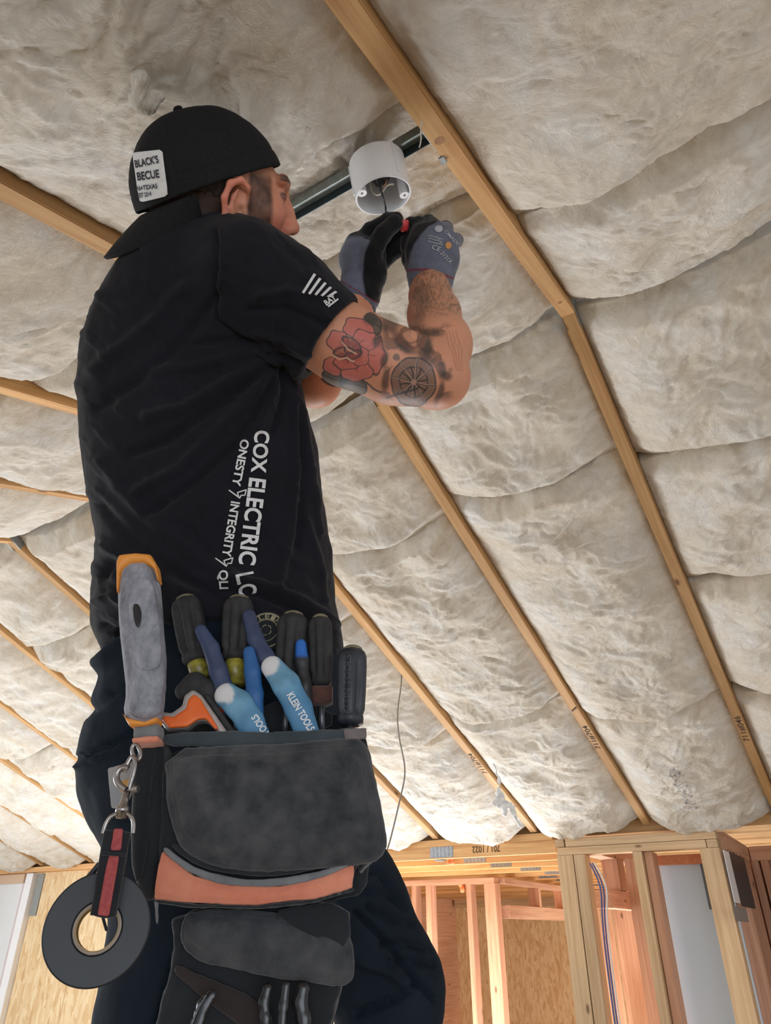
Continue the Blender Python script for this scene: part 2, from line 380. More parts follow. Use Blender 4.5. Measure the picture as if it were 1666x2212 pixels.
# OSB sheets on the far wall, left part (kind structure)
tag(wallboard('wall_far', A0+.07, 4.0, 5.02, FL, .44, M['osb']), kind='structure')
tag(wallboard('wall_far_left_sheet', A0+.07, 5.024, 5.66, FL, .44, M['osb']), kind='structure')
tag(wallboard('wall_far_beside_opening', A0+.07, 2.25, 2.70, FL, .44, M['osb']), kind='structure')
tag(wallboard('wall_far_under_window', A0+.07, 2.705, 3.995, FL, -1.2, M['osb']), kind='structure')
tag(wallboard('wall_far_over_window', A0+.07, 2.705, 3.995, .15, .44, M['osb']), kind='structure')
tag(wallboard('wall_far_end', A0+.07, 6.9, 9.5, FL, .44, M['osb']), kind='structure')
tag(wallboard('wall_far_below_left_window', A0+.07, 5.67, 6.895, FL, -1.3, M['osb']), kind='structure')
# window at the far left: white frame, pane, pale wrap
wn = empty('window_1', house(A0+.05, 6.2, -1.3)); tag(wn, kind='structure')
def bar(name, b0, b1, z0, z1, a, th, mat, par):
    return lumber(name, house(a, (b0+b1)/2, z0), house(a, (b0+b1)/2, z1), abs(b1-b0), th, DD, mat, par, .002)
bar('window_frame', 5.665, 5.755, -1.3, .43, A0+.045, .05, M['white'], wn)
bar('window_frame', 6.8, 6.89, -1.3, .43, A0+.045, .05, M['white'], wn)
bar('window_frame', 5.755, 6.8, -1.3, -1.22, A0+.045, .05, M['white'], wn)
M['pinkrim'] = simple('pinkish_sash', srgb(206, 190, 190), srgb(214, 200, 200), 8, .5)
bar('sash', 5.757, 5.785, -1.21, .36, A0+.04, .03, M['pinkrim'], wn)
bar('sash', 5.786, 6.8, .36, .43, A0+.04, .03, simple('tan_head', srgb(214, 186, 158), None, 9, .6), wn)
M['film'] = simple('milky_window_film', srgb(226, 228, 230), srgb(234, 236, 238), 3, .35)
bar('pane', 5.787, 6.8, -1.21, .358, A0+.052, .008, M['film'], wn)
w2 = tag(empty('window_2', house(A0+.05, 3.35, -1.2)), kind='structure')
for b0, b1, z0, z1 in ((2.706, 2.78, -1.2, .148), (3.92, 3.994, -1.2, .148), (2.785, 3.915, -1.2, -1.13), (2.785, 3.915, .08, .148)):
    bar('window_frame', b0, b1, z0, z1, A0+.045, .05, M['white'], w2)
tp = tag(wallboard('flashing_tape', A0+.058, 5.565, 5.655, .12, .425, simple('grey_flashing_tape', srgb(128, 132, 130), srgb(156, 158, 154), 50, .5, 0, .5, .5, .002), .003), 'grey flashing tape strip on the board beside the white left window', 'tape')
# top plate over the whole far wall
M['pinebright'] = M['pine']
tp1 = lumber('top_plate', house(A0+.02, 1.12, .452), house(A0+.02, 9.4, .452), .1, .036, ZZ, M['truss']); tag(tp1, kind='structure'); tp1.name = 'trim_1'
# framed wall at the right ------------------------------------------
B1, BL = .29, 1.10
def piece(name, b0, a0, z0, b1, a1, z1, w, h, up, mat, lab, cat='stud', group=None):
    return tag(lumber(name, house(a0, b0, z0), house(a1, b1, z1), w, h, up, mat), lab, cat, group)
piece('top_plate', 1.045, 2.65, .411, .292, 2.65, .411, .089, .038, ZZ, M['pine'], 'upper pale top plate of the framed wall at lower right', 'top plate')
piece('top_plate', 1.095, 2.65, .372, .345, 2.65, .372, .089, .036, ZZ, M['pine'], 'lower pale top plate resting on the posts at lower right', 'top plate')
piece('plate_block', 1.10, 2.65, .411, 1.052, 2.65, .411, .089, .038, ZZ, M['pine'], 'short plate block over the left post of the framed wall', 'block')
piece('plate_block', .342, 2.65, .372, .292, 2.65, .372, .089, .036, ZZ, M['pine'], 'short plate block over the right post of the framed wall', 'block')
def vstud(b, a, z0, z1, w, dpt, mat, lab, yaw=None, name='wall_stud', group='bare studs of the framed walls'):
    return piece(name, b, a, z0, b, a, z1, w, dpt, DD, mat, lab, 'stud', group)
zt = .353
vstud(1.055, 2.65, FL, zt, .085, .089, M['pine'], 'thick pale corner post left of the blue cables', name='wall_post')
vstud(.978, 2.65, FL, zt, .06, .089, M['pine'], 'pale stud carrying the blue cables beside the thick post')
vstud(.68, 2.65, FL, zt, .045, .089, M['pine'], 'pale stud in the middle of the lower right frame, left of the white panel')
vstud(.635, 2.70, FL, zt, .038, .12, M['stud'], 'dark reddish stud edge against the white panel')
vstud(.335, 2.65, FL, zt, .09, .089, M['pine'], 'thick pale post right of the white panel', name='wall_post')
# white panel (sheet metal / wrapped) seen between the studs
M['panel'] = simple('white_panel', srgb(206, 224, 242), srgb(212, 229, 246), 3, .2, 0, .5, .04)  # pale blue puts the sky's reflection into the base colour
tag(wallboard('white_panel', 2.83, .30, .665, FL, .315, M['panel'], .03), 'white panel coloured pale blue as sky reflection, filling the gap between stud and thick post', 'panel')
fo = wallboard('sealing_foam', 2.80, .33, .64, .30, .345, simple('orange_foam', srgb(206, 128, 90), srgb(226, 156, 118), 40, .8, 0, .3, .9, .01), .04); tag(fo, 'orange sealing foam above the white panel', 'foam')
tag(wallboard('flashing_tape', 2.808, .345, .425, .10, .30, simple('dark_grey_tape', srgb(98, 104, 108), srgb(112, 118, 120), 30, .5), .004), 'dark grey tape on the upper right of the white panel', 'tape')
# ---------------------------------------------------------------- modelling by smooth distance fields
UC = np.array([0, -st, ct]); FC = np.array([0, ct, st]); XC = np.array([1., 0, 0]); CAM = np.array([0, 0, CZ])
def proj(V):
    Q = np.asarray(V)-CAM; d = Q@FC
    return 833+FPX*Q[:, 0]/d, 1106-FPX*(Q@UC)/d, d
class Field:
    def __init__(s, lo, hi, h):
        s.lo = np.array(lo, float); s.h = h; s.n = np.ceil((np.array(hi)-s.lo)/h).astype(int)+1
        s.D = np.full(s.n, .05, np.float32)
    def sub(s, lo, hi):
        a = np.clip(np.floor((np.array(lo)-s.lo)/s.h).astype(int), 0, s.n-1); b = np.clip(np.ceil((np.array(hi)-s.lo)/s.h).astype(int)+1, 1, s.n)
        if (b <= a).any(): return None, None
        ax = [(s.lo[i]+s.h*np.arange(a[i], b[i])).astype(np.float32) for i in range(3)]
        X, Y, Z = np.meshgrid(*ax, indexing='ij'); return tuple(slice(a[i], b[i]) for i in range(3)), (X, Y, Z)
    def put(s, fn, lo, hi, k=.01, op='u', pad=None):
        pd = k*1.2+.008 if pad is None else pad
        sl, G = s.sub(np.array(lo)-pd, np.array(hi)+pd)
        if sl is None: return
        d = fn(*G).astype(np.float32); D = s.D[sl]
        if op == 's': D = -D
        if k > 0:
            hh = np.clip(.5+.5*(d-D)/k, 0, 1); R = d*(1-hh)+D*hh-k*hh*(1-hh)
        else: R = np.minimum(d, D)
        s.D[sl] = -R if op == 's' else R
    def cap(s, a, b, ra, rb=None, k=.01, op='u', flat=None):
        a = np.array(a, float); b = np.array(b, float); rb = ra if rb is None else rb; ba = b-a; L = max(ba@ba, 1e-9)
        def fn(X, Y, Z):
            px, py, pz = X-a[0], Y-a[1], Z-a[2]; t = np.clip((px*ba[0]+py*ba[1]+pz*ba[2])/L, 0, 1)
            qx, qy, qz = px-ba[0]*t, py-ba[1]*t, pz-ba[2]*t
            if flat is not None:
                n, f_ = flat; c = (qx*n[0]+qy*n[1]+qz*n[2])*(1/f_-1); qx = qx+n[0]*c; qy = qy+n[1]*c; qz = qz+n[2]*c
            return np.sqrt(qx*qx+qy*qy+qz*qz)-(ra+(rb-ra)*t)
        r = max(ra, rb)*(max(1, flat[1]) if flat is not None else 1)
        s.put(fn, np.minimum(a, b)-r, np.maximum(a, b)+r, k, op)
    def chain(s, pts, rs, k=.01, flat=None, op='u'):
        for i in range(len(pts)-1): s.cap(pts[i], pts[i+1], rs[i], rs[i+1], k, op, flat)
    def ell(s, c, ax, r, k=.01, op='u', exp=None):
        c = np.array(c, float); ax = np.array(ax, float); r = np.array(r, float)
        def fn(X, Y, Z):
            px, py, pz = X-c[0], Y-c[1], Z-c[2]
            q = [(px*ax[i][0]+py*ax[i][1]+pz*ax[i][2])/r[i] for i in range(3)]
            k0 = np.sqrt(q[0]**2+q[1]**2+q[2]**2)+1e-6; k1 = np.sqrt((q[0]/r[0])**2+(q[1]/r[1])**2+(q[2]/r[2])**2)+1e-6
            return k0*(k0-1)/k1
        R = np.sqrt(((ax*r[:, None])**2).sum(0)); s.put(fn, c-R, c+R, k, op)
    def zloft(s, rows, k=.01, op='u', grow=0., p=2.2):
        """rows: (image y, left px, right px, depth, half thickness) - upright body with elliptic sections"""
        rr_ = []
        for (y, xl, xr, zc, ry) in rows:
            c = P((xl+xr)/2, y, zc); rr_.append((c[2], c[0], c[1], (xr-xl)/2*zc/FPX+grow, ry+grow))
        rr_ = np.array(sorted(rr_)); zz, cx, cy, rx, ry = rr_.T
        def fn(X, Y, Z):
            z1 = Z[0, 0, :]; g = lambda a: np.interp(z1, zz, a)[None, None, :]
            a_, b_ = g(rx), g(ry); q = (np.abs((X-g(cx))/a_)**p+np.abs((Y-g(cy))/b_)**p)**(1/p)
            d = (q-1)*np.minimum(a_, b_); dz = np.maximum(zz[0]-Z, Z-zz[-1]); return np.maximum(d, dz)
        s.put(fn, (min(cx-rx), min(cy-ry), zz[0]), (max(cx+rx), max(cy+ry), zz[-1]), k, op)
    def mesh(s, iso=0.0):
        D = s.D-iso; h = s.h; nx, ny, nz = D.shape; I = D < 0
        c = np.zeros((nx-1, ny-1, nz-1), np.uint8)
        for a in (0, 1):
            for b in (0, 1):
                for e in (0, 1): c += I[a:nx-1+a, b:ny-1+b, e:nz-1+e]
        act = (c > 0) & (c < 8); ids = np.full(act.shape, -1, np.int64); w = np.argwhere(act); ids[act] = np.arange(len(w))
        acc = np.zeros((len(w), 3)); cnt = np.zeros(len(w)); i, j, k = w.T
        cor = [(a, b, e) for a in (0, 1) for b in (0, 1) for e in (0, 1)]; val = {q: D[i+q[0], j+q[1], k+q[2]] for q in cor}
        for q in cor:
            for ax in range(3):
                if q[ax] == 0:
                    q2 = list(q); q2[ax] = 1; q2 = tuple(q2); v0, v1 = val[q], val[q2]; m = (v0 < 0) != (v1 < 0)
                    t = np.where(m, v0/np.where(m, v0-v1, 1), 0); pt = np.array(q)[None]+np.eye(3)[ax][None]*t[:, None]
                    acc += pt*m[:, None]; cnt += m
        V = (w+acc/cnt[:, None])*h+s.lo
        F = []
        for ax in range(3):
            o1, o2 = [(1, 2), (2, 0), (0, 1)][ax]
            sl0 = [slice(None)]*3; sl1 = [slice(None)]*3; sl0[ax] = slice(0, -1); sl1[ax] = slice(1, None)
            for o in (o1, o2): sl0[o] = slice(1, -1); sl1[o] = slice(1, -1)
            A, B = I[tuple(sl0)], I[tuple(sl1)]; e = np.argwhere(A != B)
            if not len(e): continue
            pos = e.copy(); pos[:, o1] += 1; pos[:, o2] += 1
            fl = A[tuple(e.T)]
            def cell(d1, d2):
                q = pos.copy(); q[:, o1] -= d1; q[:, o2] -= d2; return ids[q[:, 0], q[:, 1], q[:, 2]]
            Q = np.stack([cell(1, 1), cell(0, 1), cell(0, 0), cell(1, 0)], 1)
            Q[~fl] = Q[~fl][:, ::-1]; F.append(Q)
        F = np.concatenate(F); F = F[(F >= 0).all(1)]
        return V, F
def vnormals(V, F):
    a, b, c, d = (V[F[:, i]] for i in range(4)); n = np.cross(c-a, d-b); N = np.zeros_like(V)
    for i in range(4): np.add.at(N, F[:, i], n)
    return N/(np.linalg.norm(N, axis=1)[:, None]+1e-12)
def relax(V, F, it=2, lam=.5):
    for _ in range(it):
        S_ = np.zeros_like(V); c = np.zeros(len(V))
        for a, b in ((0, 1), (1, 2), (2, 3), (3, 0)):
            np.add.at(S_, F[:, a], V[F[:, b]]); np.add.at(S_, F[:, b], V[F[:, a]]); np.add.at(c, F[:, a], 1); np.add.at(c, F[:, b], 1)
        V = V+lam*(S_/np.maximum(c, 1)[:, None]-V)
    return V
def segd(px, py, pts):
    d = np.full(px.shape, 1e9)
    for (x0, y0), (x1, y1) in zip(pts[:-1], pts[1:]):
        dx, dy = x1-x0, y1-y0; t = np.clip(((px-x0)*dx+(py-y0)*dy)/(dx*dx+dy*dy+1e-9), 0, 1)
        d = np.minimum(d, np.hypot(px-x0-dx*t, py-y0-dy*t))
    return d
def inpoly(px, py, pts):
    r = np.zeros(px.shape, bool); n = len(pts)
    for i in range(n):
        x0, y0 = pts[i]; x1, y1 = pts[(i+1) % n]
        c = ((y0 > py) != (y1 > py)); xi = (x1-x0)*(py-y0)/((y1-y0) or 1e-9)+x0; r ^= c & (px < xi)
    return r
def polysd(px, py, pts):
    d = segd(px, py, list(pts)+[pts[0]]); return np.where(inpoly(px, py, pts), -d, d)
def smoothpoly(pts, it=2):
    pts = [tuple(p) for p in pts]
    for _ in range(it):
        q = []
        for i in range(len(pts)):
            a, b = pts[i], pts[(i+1) % len(pts)]; q += [(a[0]*.75+b[0]*.25, a[1]*.75+b[1]*.25), (a[0]*.25+b[0]*.75, a[1]*.25+b[1]*.75)]
        pts = q
    return pts
def bvh_of(o):
    me = o.data; return BVHTree.FromPolygons([o.matrix_world @ v.co for v in me.vertices], [tuple(p.vertices) for p in me.polygons])
def shoot(bvh, x, y, default=None):
    v = ray(x, y); v = v/np.linalg.norm(v); h = bvh.ray_cast(Vector(CAM), Vector(v), 12)
    return (np.array(h[0]), np.array(h[1])) if h[0] is not None else (default, None)
def text_on(name, s, p0, p1, hpx, bvh, mat, parent, bold=.02, off=.0008, thick=None):
    """text running from photo point p0 to p1 laid onto a surface"""
    bm = textmesh(s, bold, True); V = np.array([v.co[:] for v in bm.verts]); lo, hi = V.min(0), V.max(0); sz = np.maximum(hi-lo, 1e-4); V = (V-(lo+hi)/2)/sz
    p0 = np.array(p0, float); p1 = np.array(p1, float); rd_ = p1-p0; L = np.linalg.norm(rd_); e = rd_/L; up = np.array([e[1], -e[0]]); c = (p0+p1)/2
    zl = None; bad = []
    for v, q in zip(bm.verts, V):
        xy = c+e*q[0]*L+up*q[1]*hpx; h, n = shoot(bvh, xy[0], xy[1])
        if h is None: bad.append(v); continue
        w = CAM-h; w = w/np.linalg.norm(w); v.co = h+n*off*.4+w*off
    if bad: bmesh.ops.delete(bm, geom=bad, context='VERTS')
    me = bpy.data.meshes.new(name); bm.to_mesh(me); bm.free(); return link(name, me, mat, parent, False)
def patch_on(name, poly, bvh, mat, parent, step=3., th=.0012, off=.0006, sm=1):
    """thin cloth or print patch with outline poly (photo points) lying on a surface"""
    poly = smoothpoly(poly, sm) if sm else poly; xs, ys = zip(*poly)
    bm = bmesh.new(); vs = [bm.verts.new((x, y, 0)) for x, y in poly]; f = bm.faces.new(vs)
    bmesh.ops.triangulate(bm, faces=[f])
    for _ in range(7):
        es = [e for e in bm.edges if e.calc_length() > step]
        if not es: break
        bmesh.ops.subdivide_edges(bm, edges=es, cuts=1); bmesh.ops.triangulate(bm, faces=bm.faces)
    bad = []
    for v in bm.verts:
        h, n = shoot(bvh, v.co.x, v.co.y)
        if h is None: bad.append(v); continue
        w = CAM-h; w = w/np.linalg.norm(w); v.co = h+w*(off+th)
    if bad: bmesh.ops.delete(bm, geom=bad, context='VERTS')
    bmesh.ops.recalc_face_normals(bm, faces=bm.faces)
    me = bpy.data.meshes.new(name); bm.to_mesh(me); bm.free(); o = link(name, me, mat, parent, True)
    md = o.modifiers.new('s', 'SOLIDIFY'); md.thickness = th; md.offset = 0
    return o
def slab(name, poly, Y, th, mat, parent=None, h=.0018, rnd=.004, bulge=0., slope=0., noise=.0006, seams=(), sm=1, wr=None, col=None, folds=()):
    """soft panel on the upright plane y=Y(+slope x): outline poly in photo points, real thickness th, rounded rim"""
    poly = smoothpoly(poly, sm) if sm else poly
    pw = np.array([at(x, y, Y, slope) for x, y in poly]); n2 = np.array([-slope, 1.]); n2 = n2/np.linalg.norm(n2)
    ex = np.array([n2[1], -n2[0], 0]); nn = np.array([n2[0], n2[1], 0]); o = pw.mean(0)
    P2 = np.stack([(pw-o)@ex, pw[:, 2]-o[2]], 1); lo = P2.min(0); hi = P2.max(0); ky = max(1., 3.2*h/th); th = th*ky; bulge = bulge*ky; rnd = min(rnd, th*.45)
    F_ = Field((lo[0]-.01, -th/2-bulge-.012, lo[1]-.01), (hi[0]+.01, th/2+.012, hi[1]+.01), h)
    sl, (X, Yy, Z) = F_.sub((-9, -9, -9), (9, 9, 9)); X2, Z2 = X[:, 0, :], Z[:, 0, :]
    d2 = polysd(X2, Z2, [tuple(q) for q in P2]); ins = np.clip(-d2/(.35*min(hi-lo)), 0, 1); bl = bulge*(1-(1-ins)**2)
    D2 = (d2+rnd)[:, None, :]; dz = np.where(Yy < 0, -Yy-(th/2+bl[:, None, :]-rnd), Yy-(th/2-rnd))
    F_.D = (np.minimum(np.maximum(D2, dz), 0)+np.sqrt(np.maximum(D2, 0)**2+np.maximum(dz, 0)**2)-rnd).astype(np.float32)
    V, F = F_.mesh(); V = relax(V, F, 1, .4); V[:, 1] /= ky; N = vnormals(V, F)
    dd = polysd(V[:, 0], V[:, 2], [tuple(q) for q in P2]); disp = np.zeros(len(V))
    if noise: disp += noise*fbm(V*30+len(name), 3)+noise*.5*fbm(V*120, 2)
    for sd_ in seams: disp -= .0011*np.exp(-((-dd-sd_)/.0012)**2)
    Wd = np.outer(V[:, 0], ex)+np.outer(V[:, 1], nn)+np.outer(V[:, 2], ZZ)+o
    Nw = np.outer(N[:, 0], ex)+np.outer(N[:, 1], nn)+np.outer(N[:, 2], ZZ)
    if folds:
        px, py, _ = proj(Wd)
        for pts, wd, am in folds: disp += am*np.exp(-(segd(px, py, pts)/wd)**2)
    Wd = Wd+Nw*disp[:, None]; c = None
    if col: px, py, _ = proj(Wd); c = col(px, py, dd, Wd)
    ob = npmesh(name, Wd, F, mat, parent, True, c); return ob

# ---------------------------------------------------------------- the worker
person = empty('person', P(480, 1500, .9), None, None)
bpy.data.objects.remove(person)
toC = -FC
def cv(x, u, f): return XC*x+UC*u+FC*f
fh = cv(.91, -.07, .38); fh = fh/np.linalg.norm(fh); uh = cv(-.10, .97, -.37); uh = uh-fh*(uh@fh); uh = uh/np.linalg.norm(uh); rh = np.cross(fh, uh)
HC = P(472, 398, .985)
def HL(f, u, r): return HC+fh*f+uh*u+rh*r
HA = (fh, uh, rh)
SH, EL, WR = P(535, 618, .945), P(942, 812, .95), P(929, 622, 1.12)
SH2, EL2, WR2 = P(600, 640, 1.13), P(682, 826, 1.07), P(777, 640, 1.165)
TORSO = [(538, 440, 560, 1.02, .045), (556, 392, 600, 1.02, .060), (584, 326, 632, 1.02, .082), (622, 270, 640, 1.02, .100), (670, 234, 640, 1.02, .112), (735, 202, 640, 1.02, .122), (800, 186, 648, 1.02, .128), (880, 177, 662, 1.01, .13),
         (980, 185, 688, 1.0, .13), (1080, 199, 697, .985, .13), (1190, 221, 715, .97, .13), (1300, 213, 722, .955, .135), (1370, 214, 738, .94, .14), (1425, 236, 742, .93, .142)]
# body: head, neck, torso core and arms as one surface
B = Field((-.45, .42, .28+CZ), (.16, 1.10, 1.04+CZ), .0024)
B.zloft([(y, xl+24, xr-24, zc, ry-.020) for y, xl, xr, zc, ry in TORSO], .03, p=2.1)
B.chain([P(470, 590, 1.03), HL(-.03, -.10, 0), HL(-.025, -.05, 0)], [.075, .058, .06], .03)
B.ell(HL(-.008, .002, 0), HA, (.088, .074, .072), .02)
B.ell(HL(.042, -.035, 0), HA, (.054, .076, .060), .02)
B.ell(HL(.028, -.088, 0), HA, (.058, .034, .050), .02)
B.cap(HL(.072, -.112, -.008), HL(.072, -.112, .008), .017, None, .02)
for sg in (-1, 1):
    B.cap(HL(.089, .020, .012*sg), HL(.080, .020, .045*sg), .010, .008, .012)
    B.ell(HL(.066, -.026, .040*sg), HA, (.024, .020, .020), .018)
    B.ell(HL(.098, .000, .031*sg), HA, (.013, .010, .014), .010, 's')
    B.cap(HL(.0795, -.001, .031*sg), HL(.0795, -.001, .032*sg), .0115, None, .004)
    B.ell(HL(.100, -.039, .0125*sg), HA, (.011, .0085, .0080), .006)
    B.ell(HL(.103, -.046, .0075*sg), HA, (.0065, .004, .0042), .003, 's')
B.chain([HL(.090, .014, 0), HL(.101, -.014, 0), HL(.1125, -.034, 0)], [.0075, .0085, .0108], .010)
B.cap(HL(.096, -.058, -.010), HL(.096, -.058, .010), .009, None, .012)
B.chain([HL(.088, -.068, -.022), HL(.1005, -.0665, 0), HL(.088, -.068, .022)], [.004, .0075, .004], .006)
B.chain([HL(.086, -.080, -.020), HL(.097, -.0785, 0), HL(.086, -.080, .020)], [.004, .008, .004], .006)
# ear (right one in view, the other mirrored)
for sg in (1, -1):
    e = lambda f, u, r: HL(f*.95+.024, u*1.05-.034, sg*(.067+r))
    B.ell(e(-.006, .0, .004), HA, (.017, .028, .006), .006)
    B.chain([e(.010, .008, .006), e(.006, .026, .012), e(-.006, .033, .016), e(-.020, .026, .018), e(-.026, .008, .018), e(-.022, -.012, .014), e(-.012, -.026, .010), e(-.004, -.030, .008)], [.0036, .0040, .0044, .0046, .0044, .0040, .0048, .0062], .004)
    B.chain([e(-.014, .014, .010), e(-.015, -.002, .012), e(-.010, -.014, .010), e(.002, -.018, .008)], [.003, .0036, .0036, .0034], .004)
    B.cap(e(.009, -.004, .006), e(.007, -.009, .008), .0042, None, .004)
    B.ell(e(-.001, -.004, .010), HA, (.0055, .009, .006), .003, 's')
    B.ell(e(.000, .017, .011), HA, (.006, .007, .004), .003, 's')
    B.chain([e(-.008, .022, .012), e(-.013, .010, .0125)], [.0022, .003], .003)
# right arm (near the lens)
B.chain([SH, P(640, 680, .945), P(760, 752, .945), P(850, 790, .948), P(920, 812, .952)], [.062, .058, .0505, .049, .043], .02)
B.cap(EL, P(954, 826, .952), .0375, .0345, .015)
B.chain([P(950, 806, .958), P(950, 745, 1.0), P(938, 680, 1.06), P(930, 640, 1.10), P(929, 612, 1.13), P(932, 570, 1.16)], [.0400, .0430, .0372, .0305, .0275, .024], .018)
# left arm
B.chain([SH2, P(655, 755, 1.09), EL2], [.055, .048, .036], .02)
B.chain([EL2, P(720, 770, 1.11), P(760, 680, 1.15), WR2, P(790, 590, 1.175)], [.036, .038, .031, .0265, .022], .015)
V, F = B.mesh(); V = relax(V, F, 2, .45)
def refine(V, F, m):
    """split the chosen quads in four"""
    Q = F[m]; e = np.concatenate([Q[:, [i, (i+1) % 4]] for i in range(4)]); e = np.sort(e, 1); ue, inv = np.unique(e, axis=0, return_inverse=True); inv = inv.reshape(-1)
    n = len(V); k = len(Q); mid = (V[ue[:, 0]]+V[ue[:, 1]])/2; cen = V[Q].mean(1); ei = (n+inv).reshape(4, k).T; ci = n+len(ue)+np.arange(k)
    NF = [np.stack([Q[:, i], ei[:, i], ci, ei[:, i-1]], 1) for i in range(4)]
    return np.concatenate([V, mid, cen]), np.concatenate([F[~m]]+NF)
for _ in range(2):
    px, py, pd = proj(V); c_ = V[F].mean(1); cx_, cy_, cd_ = proj(c_); N = vnormals(V, F); fn_ = N[F[:, 0]]@(-FC)
    V, F = refine(V, F, (cx_ > 650) & (cx_ < 1020) & (cy_ > 575) & (cy_ < 895) & (cd_ < 1.17) & (fn_ > -.1))
keep = None
# colours -----------------------------------------------------------
def lin(*c): return np.array(srgb(*c)[:3])
px, py, pd = proj(V); N = vnormals(V, F); front = (N@(-FC)) > -.25
C = np.tile(lin(206, 148, 120), (len(V), 1)); nz = fbm(V*28, 4); nf = fbm(V*110, 3)
def blend(mask, col, w=1.0):
    m = (np.clip(mask, 0, 1)*w)[:, None]; C[:] = C*(1-m)+np.asarray(col)*m
blend(.5+.6*nz, lin(208, 132, 104), .45)
blend(sstep(.1, .8, nf), lin(196, 116, 92), .3)
Lh = V-HC; hf, hu, hr = Lh@fh, Lh@uh, Lh@rh; head = (np.abs(hf) < .14) & (hu < .15) & (hu > -.15) & (np.abs(hr) < .11)
H_ = head.astype(float)
blend(H_*np.exp(-((hf-.085)**2+(hu+.045)**2)/.0008), lin(206, 110, 96), .5)
beard = H_*np.maximum(sstep(-.050, -.072, hu+.18*(hf-.07))*sstep(-.02, .01, hf), sstep(.028, .034, hf)*sstep(.072, .064, hf+.10*(hu+.02))*sstep(.03, .01, hu))
beard = np.maximum(beard, H_*np.exp(-((hu+.056)/.007)**2)*sstep(.074, .084, hf)*sstep(.030, .022, np.abs(hr)))
beard = np.clip(beard*(.92+.14*nf), 0, 1)
lips = H_*sstep(.0085, .004, np.abs(hu+.073))*sstep(.086, .092, hf)*sstep(.026, .018, np.abs(hr))
blend(beard, lin(52, 36, 30), .92); blend(lips, lin(176, 92, 84), .8)
blend(H_*sstep(.0055, .003, np.abs(hu-.024+.12*(np.abs(hr)-.03)))*sstep(.072, .078, hf)*sstep(.010, .014, np.abs(hr)), lin(52, 34, 28), .9)
blend(H_*sstep(.018, .004, hf)*sstep(-.085, -.065, hu)*sstep(.0825, .0765, np.abs(hr)+0*hf), lin(34, 26, 24), .95)
eye = H_*sstep(.0130, .0115, np.linalg.norm(Lh-(fh*.0805+uh*-.001+rh*.032), axis=1))*sstep(.0055, .0035, np.abs(hu+.001))
blend(eye, lin(130, 88, 74)); blend(H_*sstep(.0058, .005, np.abs(np.hypot(hu+.001, hr-.031)))*sstep(.088, .090, hf), lin(70, 46, 38), .6); blend(H_*np.exp(-((hu-.0035)/.0016)**2)*sstep(.080, .084, hf)*sstep(.05, .044, np.abs(hr))*sstep(.014, .018, np.abs(hr)), lin(40, 26, 22), .9)
blend(H_*sstep(.078, .086, np.abs(hr))*(.5+.3*nz), lin(222, 118, 104), .6)   # flushed ear
# tattoos of the right arm
arm = (px > 640) & (py > 565) & (py < 900) & front & (pd < 1.17)
A_ = arm.astype(float); jx, jy = px+3*fbm(V*60, 2), py+3*fbm(V*60+9, 2)
skin_arm = lin(204, 142, 110); blend(A_*.5, skin_arm)
ink = lin(62, 58, 60); inkg = lin(96, 88, 84)
def line(pts, w, col=ink, a=.85): blend(A_*sstep(w*1.25, w*.6, segd(jx, jy, pts)), col, a)
def blob(c, rx, ry, an, col, a=.9, soft=.25):
    co, si = math.cos(math.radians(an)), math.sin(math.radians(an)); dx, dy = jx-c[0], jy-c[1]; u_, v_ = (dx*co+dy*si)/rx, (-dx*si+dy*co)/ry
    blend(A_*sstep(1+soft, 1-soft, np.hypot(u_, v_)), col, a)
def ring_(c, rx, ry, an, w, col=ink, a=.85):
    co, si = math.cos(math.radians(an)), math.sin(math.radians(an)); dx, dy = jx-c[0], jy-c[1]; u_, v_ = (dx*co+dy*si)/rx, (-dx*si+dy*co)/ry
    blend(A_*sstep(w*1.3, w*.6, np.abs(np.hypot(u_, v_)-1)*min(rx, ry)), col, a)
rose, rosed = lin(188, 102, 92), lin(120, 52, 54)
for c, rx, ry, an in (((722, 818), 26, 17, 20), ((765, 832), 30, 19, 25), ((806, 700), 16, 24, -30)):
    blob(c, rx, ry, an, lin(62, 72, 66), .85, .15); ring_(c, rx, ry, an, 1.8); line([(c[0]-rx, c[1]-6), (c[0]+rx, c[1]+8)], 1.4)
    for q_ in (-.5, 0, .5): line([(c[0]+rx*q_, c[1]+8*q_), (c[0]+rx*q_+7, c[1]-11)], 1.1, ink, .6)
# rose: overlapping petals, each pale at its rim and dark towards the heart
wv = 5*fbm(np.stack([px*.03, py*.03, 0*px], 1), 2)
def petal(c, rx, ry, an, inner):
    co, si = math.cos(math.radians(an)), math.sin(math.radians(an)); dx, dy = jx+wv-c[0], jy+.7*wv-c[1]; u_, v_ = (dx*co+dy*si)/rx, (-dx*si+dy*co)/ry
    an_ = np.arctan2(v_, u_); r_ = np.hypot(u_, v_)/(1+.07*np.sin(an_*5+c[0])); m = sstep(1.04, .98, r_)
    blend(A_*m, rose, .9); hd_ = np.hypot(jx-inner[0], jy-inner[1]); blend(A_*m*sstep(34, 14, hd_), rosed, .6)
    blend(A_*m*sstep(.75, 1., r_), lin(222, 136, 122), .5); blend(A_*sstep(2.0, .8, np.abs(r_-1)*min(rx, ry)), ink, .8)
    line([(c[0]*.6+inner[0]*.4, c[1]*.6+inner[1]*.4), (c[0], c[1])], 1.2, lin(110, 52, 52), .6)
hrt = (757, 757)
